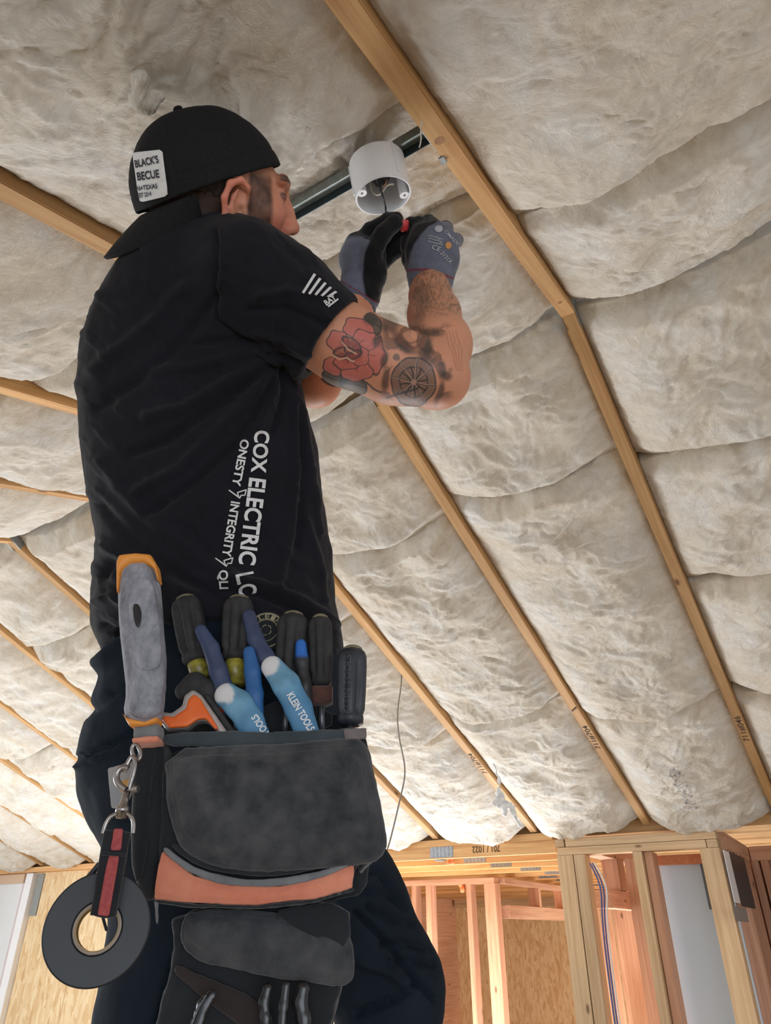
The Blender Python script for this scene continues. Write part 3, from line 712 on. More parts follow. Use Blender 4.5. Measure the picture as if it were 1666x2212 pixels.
for c, rx, ry, an in (((775, 712), 33, 22, 28), ((812, 768), 20, 40, 10), ((724, 790), 30, 20, 12), ((772, 802), 33, 23, -12), ((788, 738), 24, 26, 40), ((733, 738), 24, 22, -20), ((752, 784), 27, 17, 0), ((780, 770), 22, 20, 30)):
    petal(c, rx, ry, an, hrt)
for c, rx, ry, an in (((760, 745), 24, 12, 40), ((742, 760), 20, 10, 0), ((764, 766), 17, 8, -20), ((754, 756), 9, 6, 10)):
    blob(c, rx, ry, an, lin(140, 72, 68), .7, .3); ring_(c, rx, ry, an, 1.5)
line([(738, 738), (750, 752), (770, 764)], 1.6, lin(226, 186, 156), .7); line([(722, 768), (736, 776), (752, 772), (764, 780)], 1.8, lin(226, 186, 156), .7)
line([(793, 828), (808, 842), (822, 848)], 2.4)
# compass
cc = (893, 825); blob(cc, 48, 52, 0, lin(92, 80, 74), .74, .12)
ring_(cc, 48, 52, 0, 2.2); ring_(cc, 30, 33, 0, 1.5); ring_(cc, 8, 9, 0, 1.8); blob(cc, 5, 6, 0, lin(180, 140, 120), .8)
for k_ in range(16):
    a_ = k_*math.pi/8+.2; r_ = (50, 54) if k_ % 2 == 0 else (30, 34)
    line([(cc[0]+8*math.cos(a_), cc[1]+9*math.sin(a_)), (cc[0]+r_[0]*math.cos(a_), cc[1]+r_[1]*math.sin(a_))], 1.6 if k_ % 2 else 2.4, lin(56, 50, 50) if k_ % 2 else lin(196, 160, 140), .75)
    a2 = a_+.12; line([(cc[0]+8*math.cos(a2), cc[1]+9*math.sin(a2)), (cc[0]+r_[0]*math.cos(a_), cc[1]+r_[1]*math.sin(a_))], 1.6)
blob((858, 771), 8, 8, 0, lin(90, 80, 76), .8); line([(836, 860), (868, 850), (905, 838)], 2.6)
# smoke, clouds and banners up the arm
for c, rx, ry, an in (((866, 738), 12, 26, -35), ((880, 752), 20, 10, 30), ((918, 768), 22, 12, 40), ((925, 750), 10, 20, 10), ((934, 718), 24, 9, 5), ((832, 776), 8, 18, 10), ((832, 820), 8, 26, 12),
                      ((955, 800), 9, 20, 0), ((965, 812), 12, 9, 30), ((950, 848), 7, 26, 20), ((842, 700), 22, 18, 20), ((800, 690), 14, 12, 0), ((815, 735), 9, 14, 10)):
    blob(c, rx, ry, an, lin(58, 52, 50), .78, .5)
sm_ = fbm(np.stack([px*.035+2, py*.035, 0*px], 1), 4)
blend(A_*sstep(.10, .42, sm_)*sstep(815, 835, px)*sstep(985, 965, px)*sstep(690, 715, py)*sstep(875, 850, py)*sstep(54, 58, np.hypot(px-893, py-825)), lin(62, 55, 52), .62)
ring_((890, 728), 26, 24, 10, 3.0, lin(110, 70, 58), .7); ring_((886, 726), 17, 15, 10, 2.0, lin(90, 62, 56), .6)
blend(A_*sstep(705, 640, py)*sstep(880, 900, px), lin(150, 108, 80), .5)
tx = fbm(np.stack([px*.055, py*.028, 0*px], 1)+3, 4)
blend(A_*sstep(700, 660, py)*sstep(884, 900, px)*sstep(.02, .25, np.abs(np.mod(tx*2.2, 1)-.5)*-1+.30), lin(74, 62, 54), .55)
blob((912, 640), 22, 26, 0, lin(84, 70, 60), .45, .6); blob((905, 690), 11, 22, 20, lin(84, 70, 60), .4, .6)
for i_ in range(4): line([(962+i_*8, 715), (978+i_*7, 760), (988+i_*4, 800)], 1.3, lin(140, 84, 66), .4)
for i_ in range(7): ring_((886+2*i_, 728-i_), 26-2*i_, 22-2*i_, 10, 1.0, lin(100, 66, 56), .35)
M['skin'] = vcol('skin', .5, .45, 420, .25, .0004, 0, .12)
person = npmesh('person', V-HC, F, M['skin'], None, True, C); person.location = HC
tag(person, 'bearded worker seen from below, black cap and t-shirt, gloved hands raised to the ceiling box', 'person')
bpy.context.view_layer.update()
# ear stud
def ball(name, c, r, mat, parent, ax=None, sc=(1, 1, 1), seg=20):
    bm = bmesh.new(); bmesh.ops.create_uvsphere(bm, u_segments=seg, v_segments=seg//2, radius=r)
    for v in bm.verts:
        q = v.co; co = np.array([q.x*sc[0], q.y*sc[1], q.z*sc[2]]); v.co = (co@np.array(ax) if ax is not None else co)+np.array(c)
    me = bpy.data.meshes.new(name); bm.to_mesh(me); bm.free(); return link(name, me, mat, parent)
tube('ear_ring', [HL(.016+.006*math.cos(t), -.066+.007*math.sin(t), .083) for t in np.linspace(0, 6.28, 9)[:-1]], .0011, M['black'], person, True)
# hair at the nape
Hf = Field(HC-.16, HC+.16, .0022)
Hf.ell(HL(-.012, .012, 0), HA, (.091, .080, .0765), .0)
def plane_cut(Fd, pt, n, k=.004):
    pt = np.array(pt); n = np.array(n)/np.linalg.norm(n)
    Fd.put(lambda X, Y, Z: -((X-pt[0])*n[0]+(Y-pt[1])*n[1]+(Z-pt[2])*n[2]), (-9, -9, -9), (9, 9, 99), k, 's')   # keep the side n points away from... (n = kept side)
def keep_side(Fd, pt, n):
    pt = np.array(pt); n = np.array(n)/np.linalg.norm(n); sl, (X, Y, Z) = Fd.sub((-9, -9, -9), (9, 9, 99))
    Fd.D = np.maximum(Fd.D, -((X-pt[0])*n[0]+(Y-pt[1])*n[1]+(Z-pt[2])*n[2])).astype(np.float32)
keep_side(Hf, HL(.010, 0, 0), -fh-.25*uh); keep_side(Hf, HL(0, .005, 0), -uh); keep_side(Hf, HL(-.02, -.068, 0), uh-.1*fh)
V, F = Hf.mesh(); V = relax(V, F, 1); N = vnormals(V, F); V = V+N*(.0012*fbm(V*np.array([260, 260, 80]), 2))[:, None]
npmesh('hair', V, F, simple('dark_hair', srgb(26, 21, 20), srgb(48, 38, 33), 300, .6), person)
# cap -----------------------------------------------------------------
CT_ = .52; uc = uh*math.cos(CT_)-fh*math.sin(CT_); fc = fh*math.cos(CT_)+uh*math.sin(CT_); CCn = HL(-.012, -.010, 0)
M['cap'] = simple('black_cap_twill', srgb(21, 22, 25), srgb(30, 31, 34), 240, .85, 0, .25, .35, .0006)
K = Field(CCn-.17, CCn+.17, .0022)
K.ell(CCn+uc*.0, (fc, uc, rh), (.107, .103, .090), .0)
keep_side(K, CCn, uc); K.ell(CCn-uc*.001, (fc, uc, rh), (.102, .098, .085), .002, 's')
V, F = K.mesh(); V = relax(V, F, 1)
N = vnormals(V, F); q = V-CCn; an = np.arctan2(q@rh, q@fc); seam = np.exp(-((np.mod(an+math.pi/6, math.pi/3)-math.pi/6)/.025)**2)*sstep(.0, .03, q@uc)
V = V-N*(.0013*seam)[:, None]+N*(.0012*fbm(V*35, 3))[:, None]
band = np.exp(-((q@uc-.022)/.0018)**2); V = V-N*(.0010*band)[:, None]
crown = npmesh('cap', V, F, M['cap'], person)
ball('cap_button', CCn+uc*.1035-fc*.0, .0065, M['cap'], crown, (fc, uc, rh), (1, .6, 1))
# brim
nu, nv_ = 41, 15; top = []
for i in range(nu):
    q_ = -1+2*i/(nu-1); th_ = math.pi-q_*1.25
    base = CCn+fc*.104*math.cos(th_)+rh*.087*math.sin(th_)-uc*.004
    Lb = .074*math.sqrt(max(0, 1-(abs(q_)**2.4)))+.002; out = -fc*.88-uc*.36
    for j in range(nv_):
        p_ = j/(nv_-1); top.append(base+out*Lb*p_-uc*(.020*q_*q_*p_+.006*p_*p_)-rh*(.010*q_*p_))
top = np.array(top).reshape(nu, nv_, 3); nrm_ = uc*.8-fc*.5; nrm_ = nrm_/np.linalg.norm(nrm_)
Vb = np.concatenate([top.reshape(-1, 3), (top-nrm_*.0045).reshape(-1, 3)]); Fb = []; n1 = nu*nv_
for i in range(nu-1):
    for j in range(nv_-1):
        a = i*nv_+j; Fb += [(a, a+1, a+nv_+1, a+nv_), (n1+a, n1+a+nv_, n1+a+nv_+1, n1+a+1)]
for i in range(nu-1):
    for j in (0, nv_-1): a = i*nv_+j; b = a+nv_; Fb.append((a, b, n1+b, n1+a))
for j in range(nv_-1):
    for i in (0, nu-1): a = i*nv_+j; Fb.append((a, a+1, n1+a+1, n1+a))
br = pymesh('cap_brim', Vb, Fb, M['cap'], crown, True)
bm = bmesh.new(); bm.from_mesh(br.data); bmesh.ops.recalc_face_normals(bm, faces=bm.faces); bm.to_mesh(br.data); bm.free()
bv = bvh_of(crown)
M['labelcloth'] = simple('white_label', srgb(214, 216, 220), srgb(226, 228, 230), 200, .7); M['labelink'] = simple('label_ink', srgb(30, 32, 44), None, 50, .7)
pt = patch_on('cap_patch', [(288, 340), (288, 331), (296, 329), (345, 324), (351, 328), (353, 345), (361, 405), (362, 420), (356, 425), (310, 436), (303, 434), (298, 410)], bv, M['labelcloth'], crown, 4., .0015, sm=0)
bp = bv
for s_, a, b, h_ in (('BLACK\'S', (293, 355), (343, 344), 17), ('BECUE', (298, 382), (345, 375), 18), ('N+TEXAS', (297, 408), (341, 401), 11), ('EST 2014', (300, 423), (328, 418), 10)):
    text_on('patch_lettering', s_, a, b, h_, bp, M['labelink'], pt, .022, .0032)
# ---------------------------------------------------------------- shirt
M['shirt'] = simple('black_jersey', srgb(19, 19, 26), srgb(25, 25, 33), 14, .9, 0, .2, .25, .0008, 4, fine=500)
M['shirt'].node_tree.nodes['Principled BSDF'].inputs['Sheen Weight'].default_value = .06
T = Field((-.47, .46, .20+CZ), (.12, 1.12, 1.02+CZ), .003)
T.zloft(TORSO, .02, p=2.25)
T.cap(P(480, 560, 1.02), P(485, 530, 1.03), .075, .06, .03)
T.chain([P(430, 610, 1.0), P(535, 612, .95)], [.075, .074], .04)
T.chain([P(535, 612, .95), P(620, 655, .942), P(716, 731, .940), P(735, 743, .940)], [.073, .066, .0575, .0570], .03)
T.chain([P(520, 600, 1.06), SH2, P(640, 745, 1.105)], [.07, .066, .058], .03)
# hem of the near sleeve cut square, arm passes through
hc = P(716, 731, .940); hd = P(735, 743, .940)-P(620, 655, .942); hd = hd/np.linalg.norm(hd)
def cutcap(Fd, c, d, r, ln):
    c = np.array(c)
    def fn(X, Y, Z):
        px_, py_, pz_ = X-c[0], Y-c[1], Z-c[2]; t = px_*d[0]+py_*d[1]+pz_*d[2]; q = np.sqrt(np.maximum(px_**2+py_**2+pz_**2-t*t, 0))
        return np.maximum(q-r, -t)
    Fd.put(fn, c-ln, c+ln, .002, 's', 0)
cutcap(T, hc, hd, .085, .09)
T.cap(hc-hd*.045, hc+hd*.08, .0535, .0535, .002, 's')
hd2 = P(640, 745, 1.105)-SH2; hd2 = hd2/np.linalg.norm(hd2)
# hem at the waist, uneven: shirt ends where the belt gear starts
V, F = T.mesh(); V = relax(V, F, 3, .5); N = vnormals(V, F); px, py, pd = proj(V)
fr = sstep(-.1, .35, N@(-FC))
disp = .0030*fbm(V*np.array([9, 9, 5]), 3)+.0012*fbm(V*40, 2)
def fold(pts, wd, am, both=1):
    d = segd(px, py, pts); global disp
    disp = disp+1.5*am*fr*(np.exp(-(d/wd)**2))
for pts, wd, am in (
    ([(468, 500), (470, 560), (462, 620), (470, 690), (520, 730), (585, 762)], 3.5, -.0035),
    ([(478, 500), (482, 560), (474, 620), (482, 690), (528, 722), (585, 750)], 6, .0016),
    ([(590, 772), (540, 800), (480, 830), (400, 880), (320, 900)], 13, .006), ([(590, 790), (530, 835), (450, 890), (360, 950), (280, 980)], 11, -.005),
    ([(585, 800), (530, 870), (470, 930), (390, 1010), (300, 1060)], 13, .006), ([(600, 800), (560, 880), (510, 960), (420, 1040), (320, 1110)], 10, -.0055),
    ([(590, 760), (520, 765), (430, 790), (330, 800)], 12, .004), ([(585, 745), (500, 735), (420, 740)], 9, -.004),
    ([(600, 780), (590, 850), (560, 930)], 8, .005), ([(610, 800), (612, 860), (590, 930)], 7, -.005),
    ([(640, 805), (640, 900), (638, 1000), (625, 1150), (600, 1270)], 9, .0055), ([(655, 820), (660, 920), (675, 1040), (690, 1150)], 8, .004), ([(648, 820), (650, 930), (655, 1050), (640, 1180)], 8, -.005),
    ([(400, 620), (330, 700), (250, 760), (200, 800)], 14, .004), ([(470, 640), (400, 730), (300, 820), (210, 880)], 12, -.004),
    ([(220, 1000), (300, 1100), (420, 1200), (520, 1250)], 14, .0045), ([(215, 1090), (300, 1180), (400, 1250), (480, 1290)], 12, -.005),
    ([(230, 1180), (300, 1235), (420, 1285)], 11, .005), ([(215, 1300), (250, 1290), (290, 1310)], 10, .007), ([(222, 1240), (240, 1215), (262, 1220)], 12, -.008),
    ([(222, 1350), (260, 1365), (300, 1390)], 9, -.006), ([(640, 600), (600, 650), (600, 730)], 12, .003), ([(560, 640), (620, 630), (700, 640)], 10, .0045), ([(540, 670), (620, 665), (700, 700)], 8, -.0045),
    ([(560, 720), (620, 735), (690, 780)], 9, .004), ([(590, 760), (625, 775), (660, 790)], 7, -.005),
    ([(480, 1270), (560, 1285), (640, 1320), (720, 1370)], 7, -.006), ([(480, 1250), (560, 1262), (650, 1300), (730, 1350)], 9, .006),
    ([(660, 1130), (690, 1220), (700, 1300)], 9, .004)):
    fold(pts, wd, am)
disp = disp+.0022*fr*sstep(.0, .7, fbm(np.stack([(px+py*.8)*.012, (px-py)*.035, py*0], 1), 3))
V = V+N*disp[:, None]
shirt = npmesh('t_shirt', V, F, M['shirt'], person)
bs_ = bvh_of(shirt)
M['print'] = simple('white_print', srgb(222, 222, 222), srgb(206, 206, 208), 120, .7)
def gtext(s, pts, hpx, mat=M['print'], par=shirt, bvh=bs_, bold=.028):
    """one letter run per word along a polyline"""
    text_on('printed_lettering', s, pts[0], pts[1], hpx, bvh, mat, par, bold, .0012)
gtext('COX', [(567, 930), (558, 1022)], 33); gtext('ELECTRIC', [(557, 1034), (533, 1220)], 38); gtext('L.C', [(528, 1238), (537, 1284)], 40)
gtext('ONESTY', [(530, 950), (510, 1050)], 19); gtext('INTEGRITY', [(509, 1084), (489, 1203)], 20); gtext('QLI', [(481, 1232), (482, 1272)], 24)
def outline_on(name, pts, w, bvh, mat, par, off=.0012):
    for (a, b) in zip(pts, pts[1:]+[pts[0]]):
        a = np.array(a, float); b = np.array(b, float); e = (b-a)/max(np.linalg.norm(b-a), 1e-6); n = np.array([-e[1], e[0]])*w/2
        patch_on(name, [tuple(a-n-e*w*.3), tuple(b-n+e*w*.3), tuple(b+n+e*w*.3), tuple(a+n-e*w*.3)], bvh, mat, par, 6, .0004, off, 0)
for dx, dy in ((0, 0), (-29, 147)):
    pts = [(495+dx, 1059+dy), (516+dx, 1074+dy), (513+dx, 1064+dy), (532+dx, 1058+dy), (529+dx, 1070+dy), (521+dx, 1070+dy), (518+dx, 1076+dy)]
    outline_on('printed_bolt', pts, 2.6, bs_, M['print'], shirt)
# flag print on the sleeve
for i in range(5):
    a = np.array([678+i*11.5, 590+i*9.5]); b = np.array([652+i*13.5, 632+i*2.0]); w = np.array([5.2, 3.2])
    patch_on('printed_stripe', [tuple(a), tuple(a+w), tuple(b+w*.9), tuple(b)], bs_, M['print'], shirt, 5, .0004, .001, 0)
text_on('printed_lettering', 'BAY', (702, 656), (724, 640), 13, bs_, M['print'], shirt, .03, .0012)
patch_on('printed_stripe', [(708, 661), (730, 644), (732, 647), (710, 664)], bs_, M['print'], shirt, 5, .0004, .001, 0)
# ---------------------------------------------------------------- trousers
M['trouser'] = simple('black_canvas', srgb(18, 28, 38), srgb(30, 40, 52), 10, .9, 0, .2, .25, .0008, 4, fine=420)
G = Field((-.42, .55, -.80+CZ), (.20, 1.25, .42+CZ), .0045)
LEG = [(1385, 262, 720, .94, .125), (1450, 240, 740, .925, .13), (1500, 222, 745, .91, .135), (1580, 202, 748, .89, .14), (1650, 184, 745, .875, .14), (1720, 184, 740, .86, .135), (1790, 208, 738, .845, .13), (1840, 234, 735, .83, .125),
       (1900, 245, 730, .81, .125), (2000, 246, 725, .785, .12), (2120, 228, 722, .75, .115), (2212, 209, 718, .725, .11), (2400, 230, 640, .68, .09), (2800, 260, 560, .62, .07), (3600, 250, 500, .555, .06)]
G.zloft(LEG, .02, p=2.2)
KN = P(838, 2128, .93); HP = P(600, 1760, .96); AN = np.array([.02, .98, -.52+CZ])
G.chain([HP, P(725, 1960, .945), KN], [.095, .088, .066], .04); G.chain([KN, (KN+AN)/2+np.array([.0, .02, 0]), AN], [.066, .062, .052], .03)
V, F = G.mesh(); V = relax(V, F, 3, .5); N = vnormals(V, F); px, py, pd = proj(V); fr = sstep(-.1, .35, N@(-FC))
disp = .0035*fbm(V*np.array([10, 10, 6]), 3)+.001*fbm(V*45, 2)
for pts, wd, am in (([(770, 1880), (820, 1880), (860, 1940)], 7, -.006), ([(775, 1925), (830, 1925), (880, 1965)], 6, -.005), ([(795, 1960), (850, 1990), (905, 2000)], 6, -.005), ([(830, 2045), (880, 2040), (925, 2050)], 6, -.005),
    ([(845, 2080), (890, 2078), (932, 2085)], 6, -.0045), ([(770, 1970), (850, 2050), (900, 2120), (935, 2160)], 5, -.007), ([(770, 2190), (850, 2160), (900, 2125)], 7, -.006), ([(185, 1540), (240, 1500), (300, 1480)], 9, -.006),
    ([(170, 1640), (240, 1610), (320, 1570)], 6, -.005), ([(172, 1655), (240, 1625), (320, 1590)], 6, .003), ([(375, 2080), (340, 2212)], 6, -.006), ([(215, 1440), (260, 1400), (290, 1380)], 12, .008), ([(780, 2080), (840, 2100), (890, 2140)], 10, .004)):
    disp = disp+2.0*am*fr*np.exp(-(segd(px, py, pts)/wd)**2)
V = V+N*disp[:, None]
tr_ = npmesh('trousers', V, F, M['trouser'], person); bt_ = bvh_of(tr_)
# boots
M['boot'] = simple('dark_boot_leather', srgb(40, 32, 26), srgb(56, 46, 38), 40, .6)
def boot(ank, yaw, name='boot'):
    Q = Field(np.array(ank)-.30, np.array(ank)+.30, .006); d = np.array([math.cos(yaw), math.sin(yaw), 0.])
    z0 = ank[2]-.09; b0 = np.array([ank[0], ank[1], z0])
    Q.chain([np.array(ank)+ZZ*.04, b0+ZZ*.045-d*.02, b0+d*.10+ZZ*.035, b0+d*.17+ZZ*.032], [.056, .052, .045, .040], .03); keep_side(Q, b0, ZZ)
    V, F = Q.mesh(); V = relax(V, F, 2); o = npmesh(name, V, F, M['boot'], person)
    lumber('boot_sole', b0-d*.065-ZZ*.012, b0+d*.20-ZZ*.012, .09, .024, ZZ, M['black'], person, .008); return z0-.024
RA = P(375, 3600, .555); z_st = boot((RA[0], RA[1], RA[2]-.0), .3); z_s2 = boot(AN-ZZ*.02, .35)
# stepladder under his boots (below the picture)
lad = empty('stepladder', (0, .9, 0), 'fibreglass stepladder under the boots of the worker, below the picture', 'ladder')
M['lad'] = simple('orange_fibreglass', srgb(214, 112, 40), srgb(226, 126, 52), 20, .5)
lx = RA[0]; ly = RA[1]
for sx in (-.22, .30):
    lumber('side_rail', (lx+sx-.05, ly-.06, 0), (lx+sx, ly-.02+.0, z_s2+.02), .03, .06, (0, 1, 0), M['lad'], lad)
    lumber('rear_leg', (lx+sx-.03, ly+.85, 0), (lx+sx, ly+.22, z_s2), .03, .04, (0, 1, 0), M['lad'], lad)
for zz_ in (z_st-.012, z_st-.32, z_st-.62, z_st-.92):
    lumber('step', (lx-.24, ly+.0, zz_), (lx+.29, ly+.0, zz_), .11, .022, ZZ, M['steel'], lad)
lumber('top_cap', (lx-.26, ly+.16, z_s2-.012), (lx+.34, ly+.16, z_s2-.012), .22, .022, ZZ, M['lad'], lad)
# ---------------------------------------------------------------- gloves
M['glove'] = vcol('glove_knit', .85, .25, 700, .5, .0006, .15)
GREY, BLK = lin(96, 100, 116), lin(16, 17, 20)
def fing(Fd, pts, r, k=.003):
    q = [P(*p) for p in pts]; Fd.chain(q, r if isinstance(r, list) else [r]*len(q), k)
# left glove (palm towards the lens, black coating)
g = Field(P(800, 560, 1.17)-.13, P(800, 560, 1.17)+.13, .0016)
g.chain([P(767, 662, 1.160), P(771, 645, 1.163), P(775, 625, 1.168), P(782, 590, 1.175), P(783, 550, 1.18)], [.0335, .0315, .0300, .031, .030], .012, None)
g.chain([P(790, 640, 1.16), P(806, 590, 1.162), P(808, 545, 1.165)], [.022, .021, .020], .012)
g.chain([P(765, 560, 1.185), P(770, 528, 1.19)], [.026, .020], .012)
fing(g, [(772, 530, 1.19), (800, 500, 1.195), (838, 478, 1.18), (856, 474, 1.165)], [.0155, .0145, .0135, .0125], .004)        # index, bent over
fing(g, [(800, 575, 1.150), (806, 540, 1.140), (828, 505, 1.135), (852, 482, 1.14)], [.0195, .0165, .0140, .0135], .005)      # thumb
fing(g, [(800, 545, 1.185), (830, 532, 1.195), (858, 512, 1.18), (874, 500, 1.165)], [.0165, .0140, .0130, .0120], .003)     # middle
fing(g, [(806, 570, 1.185), (830, 552, 1.20), (858, 534, 1.185), (876, 524, 1.17)], [.0155, .0135, .0125, .0110], .003)      # ring
fing(g, [(806, 585, 1.18), (826, 570, 1.195), (848, 550, 1.19), (868, 541, 1.18)], [.0140, .0120, .0110, .0100], .003)       # little
V, F = g.mesh(); V = relax(V, F, 1, .4); N = vnormals(V, F); px, py, pd = proj(V)
V = V+N*(.0007*fbm(V*120, 2)-.0012*np.exp(-((py-650+.35*(px-770)*-1)/3)**2))[:, None]
edge = np.interp(py, [455, 500, 520, 545, 600, 640, 680], [740, 760, 800, 788, 783, 790, 800])
cb = sstep(-3, 3, px-edge); cb = np.maximum(cb, sstep(2, -3, (py-(545-.7*(px-750))))*sstep(515, 505, py)); cb = np.where(py > 654, 0, cb)
C = GREY*(1-cb[:, None])+BLK*cb[:, None]; w = np.exp(-((py-(612+.62*(px-745)))/2.2)**2)[:, None]*(py > 600)[:, None]; C = C*(1-w)+lin(120, 28, 36)*w
low = (py > 612+.62*(px-745))[:, None]; C = np.where(low, GREY*.85, C)*1.0
C = C*(1+.15*nz[:1].mean()+.12*fbm(V*60, 3))[:, None]
keepf = ~((proj(V)[1] > 668)[F].any(1))
glL = npmesh('left_glove', V, F, M['glove'], person, True, np.clip(C, 0, 1)); glL.data.name = 'glove'; glL.name = 'glove'
# right glove (back of the hand towards the lens)
g = Field(P(930, 545, 1.14)-.13, P(930, 545, 1.14)+.13, .0016)
g.chain([P(925, 612, 1.125), P(925, 585, 1.135), P(915, 540, 1.145), P(912, 510, 1.15)], [.0315, .0315, .028, .021], .014)
g.chain([P(945, 600, 1.13), P(955, 560, 1.14), P(965, 525, 1.145)], [.027, .026, .020], .014)
g.chain([P(935, 560, 1.14), P(942, 505, 1.15)], [.03, .021], .014)
fing(g, [(915, 505, 1.15), (905, 486, 1.165), (888, 486, 1.175), (876, 497, 1.172)], [.0160, .0135, .0125, .0110])
fing(g, [(938, 495, 1.155), (925, 482, 1.18), (905, 492, 1.19), (890, 508, 1.185)], [.0155, .0135, .0120, .0110])
fing(g, [(960, 503, 1.155), (962, 495, 1.185), (940, 506, 1.20), (915, 525, 1.195)], [.0155, .0135, .0120, .0110])
fing(g, [(976, 522, 1.15), (985, 520, 1.175), (968, 530, 1.195), (940, 545, 1.19)], [.0140, .0120, .0110, .0100])
fing(g, [(905, 585, 1.145), (890, 560, 1.16), (884, 530, 1.165), (880, 508, 1.165)], [.0200, .0160, .0140, .0120], .005)      # thumb
V, F = g.mesh(); V = relax(V, F, 1, .4); N = vnormals(V, F); px, py, pd = proj(V)
V = V+N*(.0006*fbm(V*120, 2))[:, None]
edge = np.interp(py, [470, 490, 510, 530, 560, 600], [960, 925, 907, 893, 884, 878])
cb = sstep(3, -3, px-edge); cb = np.maximum(cb, sstep(1.165, 1.172, pd)); C = GREY*(1-cb[:, None])+BLK*cb[:, None]
arc = 582+.0011*(px-925)**2+.30*(px-925)*(px > 925); w = np.exp(-((py-arc)/2.2)**2)[:, None]; C = C*(1-w)+lin(122, 26, 36)*w
C = C*(1+.12*fbm(V*60, 3))[:, None]
glR = npmesh('glove', V, F, M['glove'], person, True, np.clip(C, 0, 1)); bg = bvh_of(glR)
M['glprint'] = simple('pale_glove_print', srgb(178, 180, 186), srgb(160, 162, 170), 200, .7); M['gor'] = simple('orange_print', srgb(196, 140, 84), None, 100, .7)
text_on('printed_lettering', 'CE', (934, 533), (952, 540), 11, bg, M['glprint'], glR, .01, .0012)
text_on('printed_lettering', 'OMASX', (962, 499), (989, 528), 8, bg, M['glprint'], glR, .01, .0012)
for k_ in range(3): text_on('printed_lettering', 'MAXIFLEX'[:8-k_] if False else 'intelligent'[:9-k_], (926, 509+k_*6), (956, 517+k_*6), 5, bg, M['glprint'], glR, .01, .0012)
text_on('printed_lettering', '2121X', (954, 545), (975, 568), 9, bg, M['glprint'], glR, .01, .0012)
patch_on('printed_mark', [(948+9*math.cos(t), 494+8*math.sin(t)) for t in np.linspace(0, 6.28, 13)[:-1]], bg, M['glprint'], glR, 4, .0003, .001, 0)
patch_on('printed_mark', [(969+7*math.cos(t), 530+8*math.sin(t)) for t in np.linspace(0, 6.28, 13)[:-1]], bg, M['gor'], glR, 4, .0003, .001, 0)
# bead bracelet at the left wrist
for t in np.linspace(0, 2*math.pi, 22)[:-1]:
    pass
wc = P(770, 652, 1.165); wa_ = P(782, 600, 1.175)-wc; wa_ = wa_/np.linalg.norm(wa_); e1 = np.cross(wa_, FC); e1 /= np.linalg.norm(e1); e2 = np.cross(wa_, e1); wc = wc-wa_*.012
tube('bracelet', [wc+e1*.0330*math.cos(t)+e2*.0330*math.sin(t) for t in np.linspace(0, 6.283, 17)[:-1]], .003, M['black'], person, True)
# ---------------------------------------------------------------- walls and studs around the back room
def atb(x, y, b):       # point on the upright plane at ridge coordinate b -> (a, z)
    v = ray(x, y); R = R0-np.array([0, 0, CZ]); k = (R@RR+b)/(v@RR); q = v*k; return (q-R)@DD, q[2]
PB = M['stud']
# header board over the openings
tag(lumber('trim_2', house(2.70, -1.6, .52), house(2.70, 9.4, .52), .02, .14, ZZ, M['truss']), kind='structure')
# alcove at the right edge
piece('top_plate', .31, 2.70, .391, .31, 3.55, .391, .089, .076, ZZ, PB, 'receding plate behind the thick right post', 'top plate')
piece('top_plate', .26, 3.55, .391, -1.6, 3.55, .391, .089, .076, ZZ, PB, 'plate of the alcove wall at the right edge', 'top plate')
for i, (b, lab) in enumerate(((.245, 'reddish corner stud of the alcove at the right edge'), (.195, 'second reddish stud beside the alcove corner'), (-.03, 'reddish stud right of the white batt in the alcove'), (-.42, 'alcove stud just outside the right edge'))):
    vstud(b, 3.55, FL, .353, .038, .089, PB, lab)
for i, (a, lab) in enumerate(((2.98, 'reddish stud edge close behind the thick right post'), (3.34, 'reddish stud right of the black tape'))):
    piece('wall_stud', .30, a, FL, .30, a, .353, .038, .089, RR, PB, lab, 'stud', 'bare studs of the framed walls')
sh = tag(lumber('wall_alcove', house(3.27, .36, (FL+.353)/2), house(3.27, .372, (FL+.353)/2), .76, 2.353, ZZ, M['stud'], bev=0), kind='structure')
M['bit'] = simple('black_membrane', srgb(34, 40, 44), srgb(52, 58, 62), 30, .4)
def sidepatch(name, x0, x1, y0, y1, b, mat):
    a0, z0 = atb(x0, y0, b); a1, _ = atb(x1, y0, b); _, z1 = atb((x0+x1)/2, y1, b)
    return lumber(name, house((a0+a1)/2, b, z0), house((a0+a1)/2, b, z1), abs(a1-a0), .003, RR, mat)
tag(sidepatch('membrane_strip', 1576, 1603, 1838, 1955, .2525, M['bit']), 'black membrane strip right of the thick post near the top', 'membrane')
tag(sidepatch('flashing_tape', 1583, 1610, 1957, 1990, .2525, simple('grey_tape_patch', srgb(140, 132, 126), srgb(152, 144, 138), 40, .6)), 'grey tape patch under the black membrane strip', 'tape')
tag(sidepatch('metal_strip', 1562, 1573, 1835, 1945, .2525, M['white']), 'narrow white metal strip behind the thick right post', 'strip')
tag(wallboard('wall_alcove_back', 3.66, -1.6, .36, FL, .43, M['stud']), kind='structure')
bm = bmesh.new()
bq = Field((-.11, -.05, -.55), (.11, .05, .3), .008)
bq.chain([(0, 0, .22), (.015, 0, 0), (-.01, 0, -.45)], [.045, .06, .05], .05)
V, F = bq.mesh(); V = relax(V, F, 3); Nn = vnormals(V, F); V = V+Nn*(.012*fbm(V*14, 3))[:, None]
ob = npmesh('insulation_scrap', V, F, M['insul']); ob.location = house(3.55, .085, .02); tag(ob, 'white strip of insulation stuffed between the reddish studs at the right edge', 'insulation')
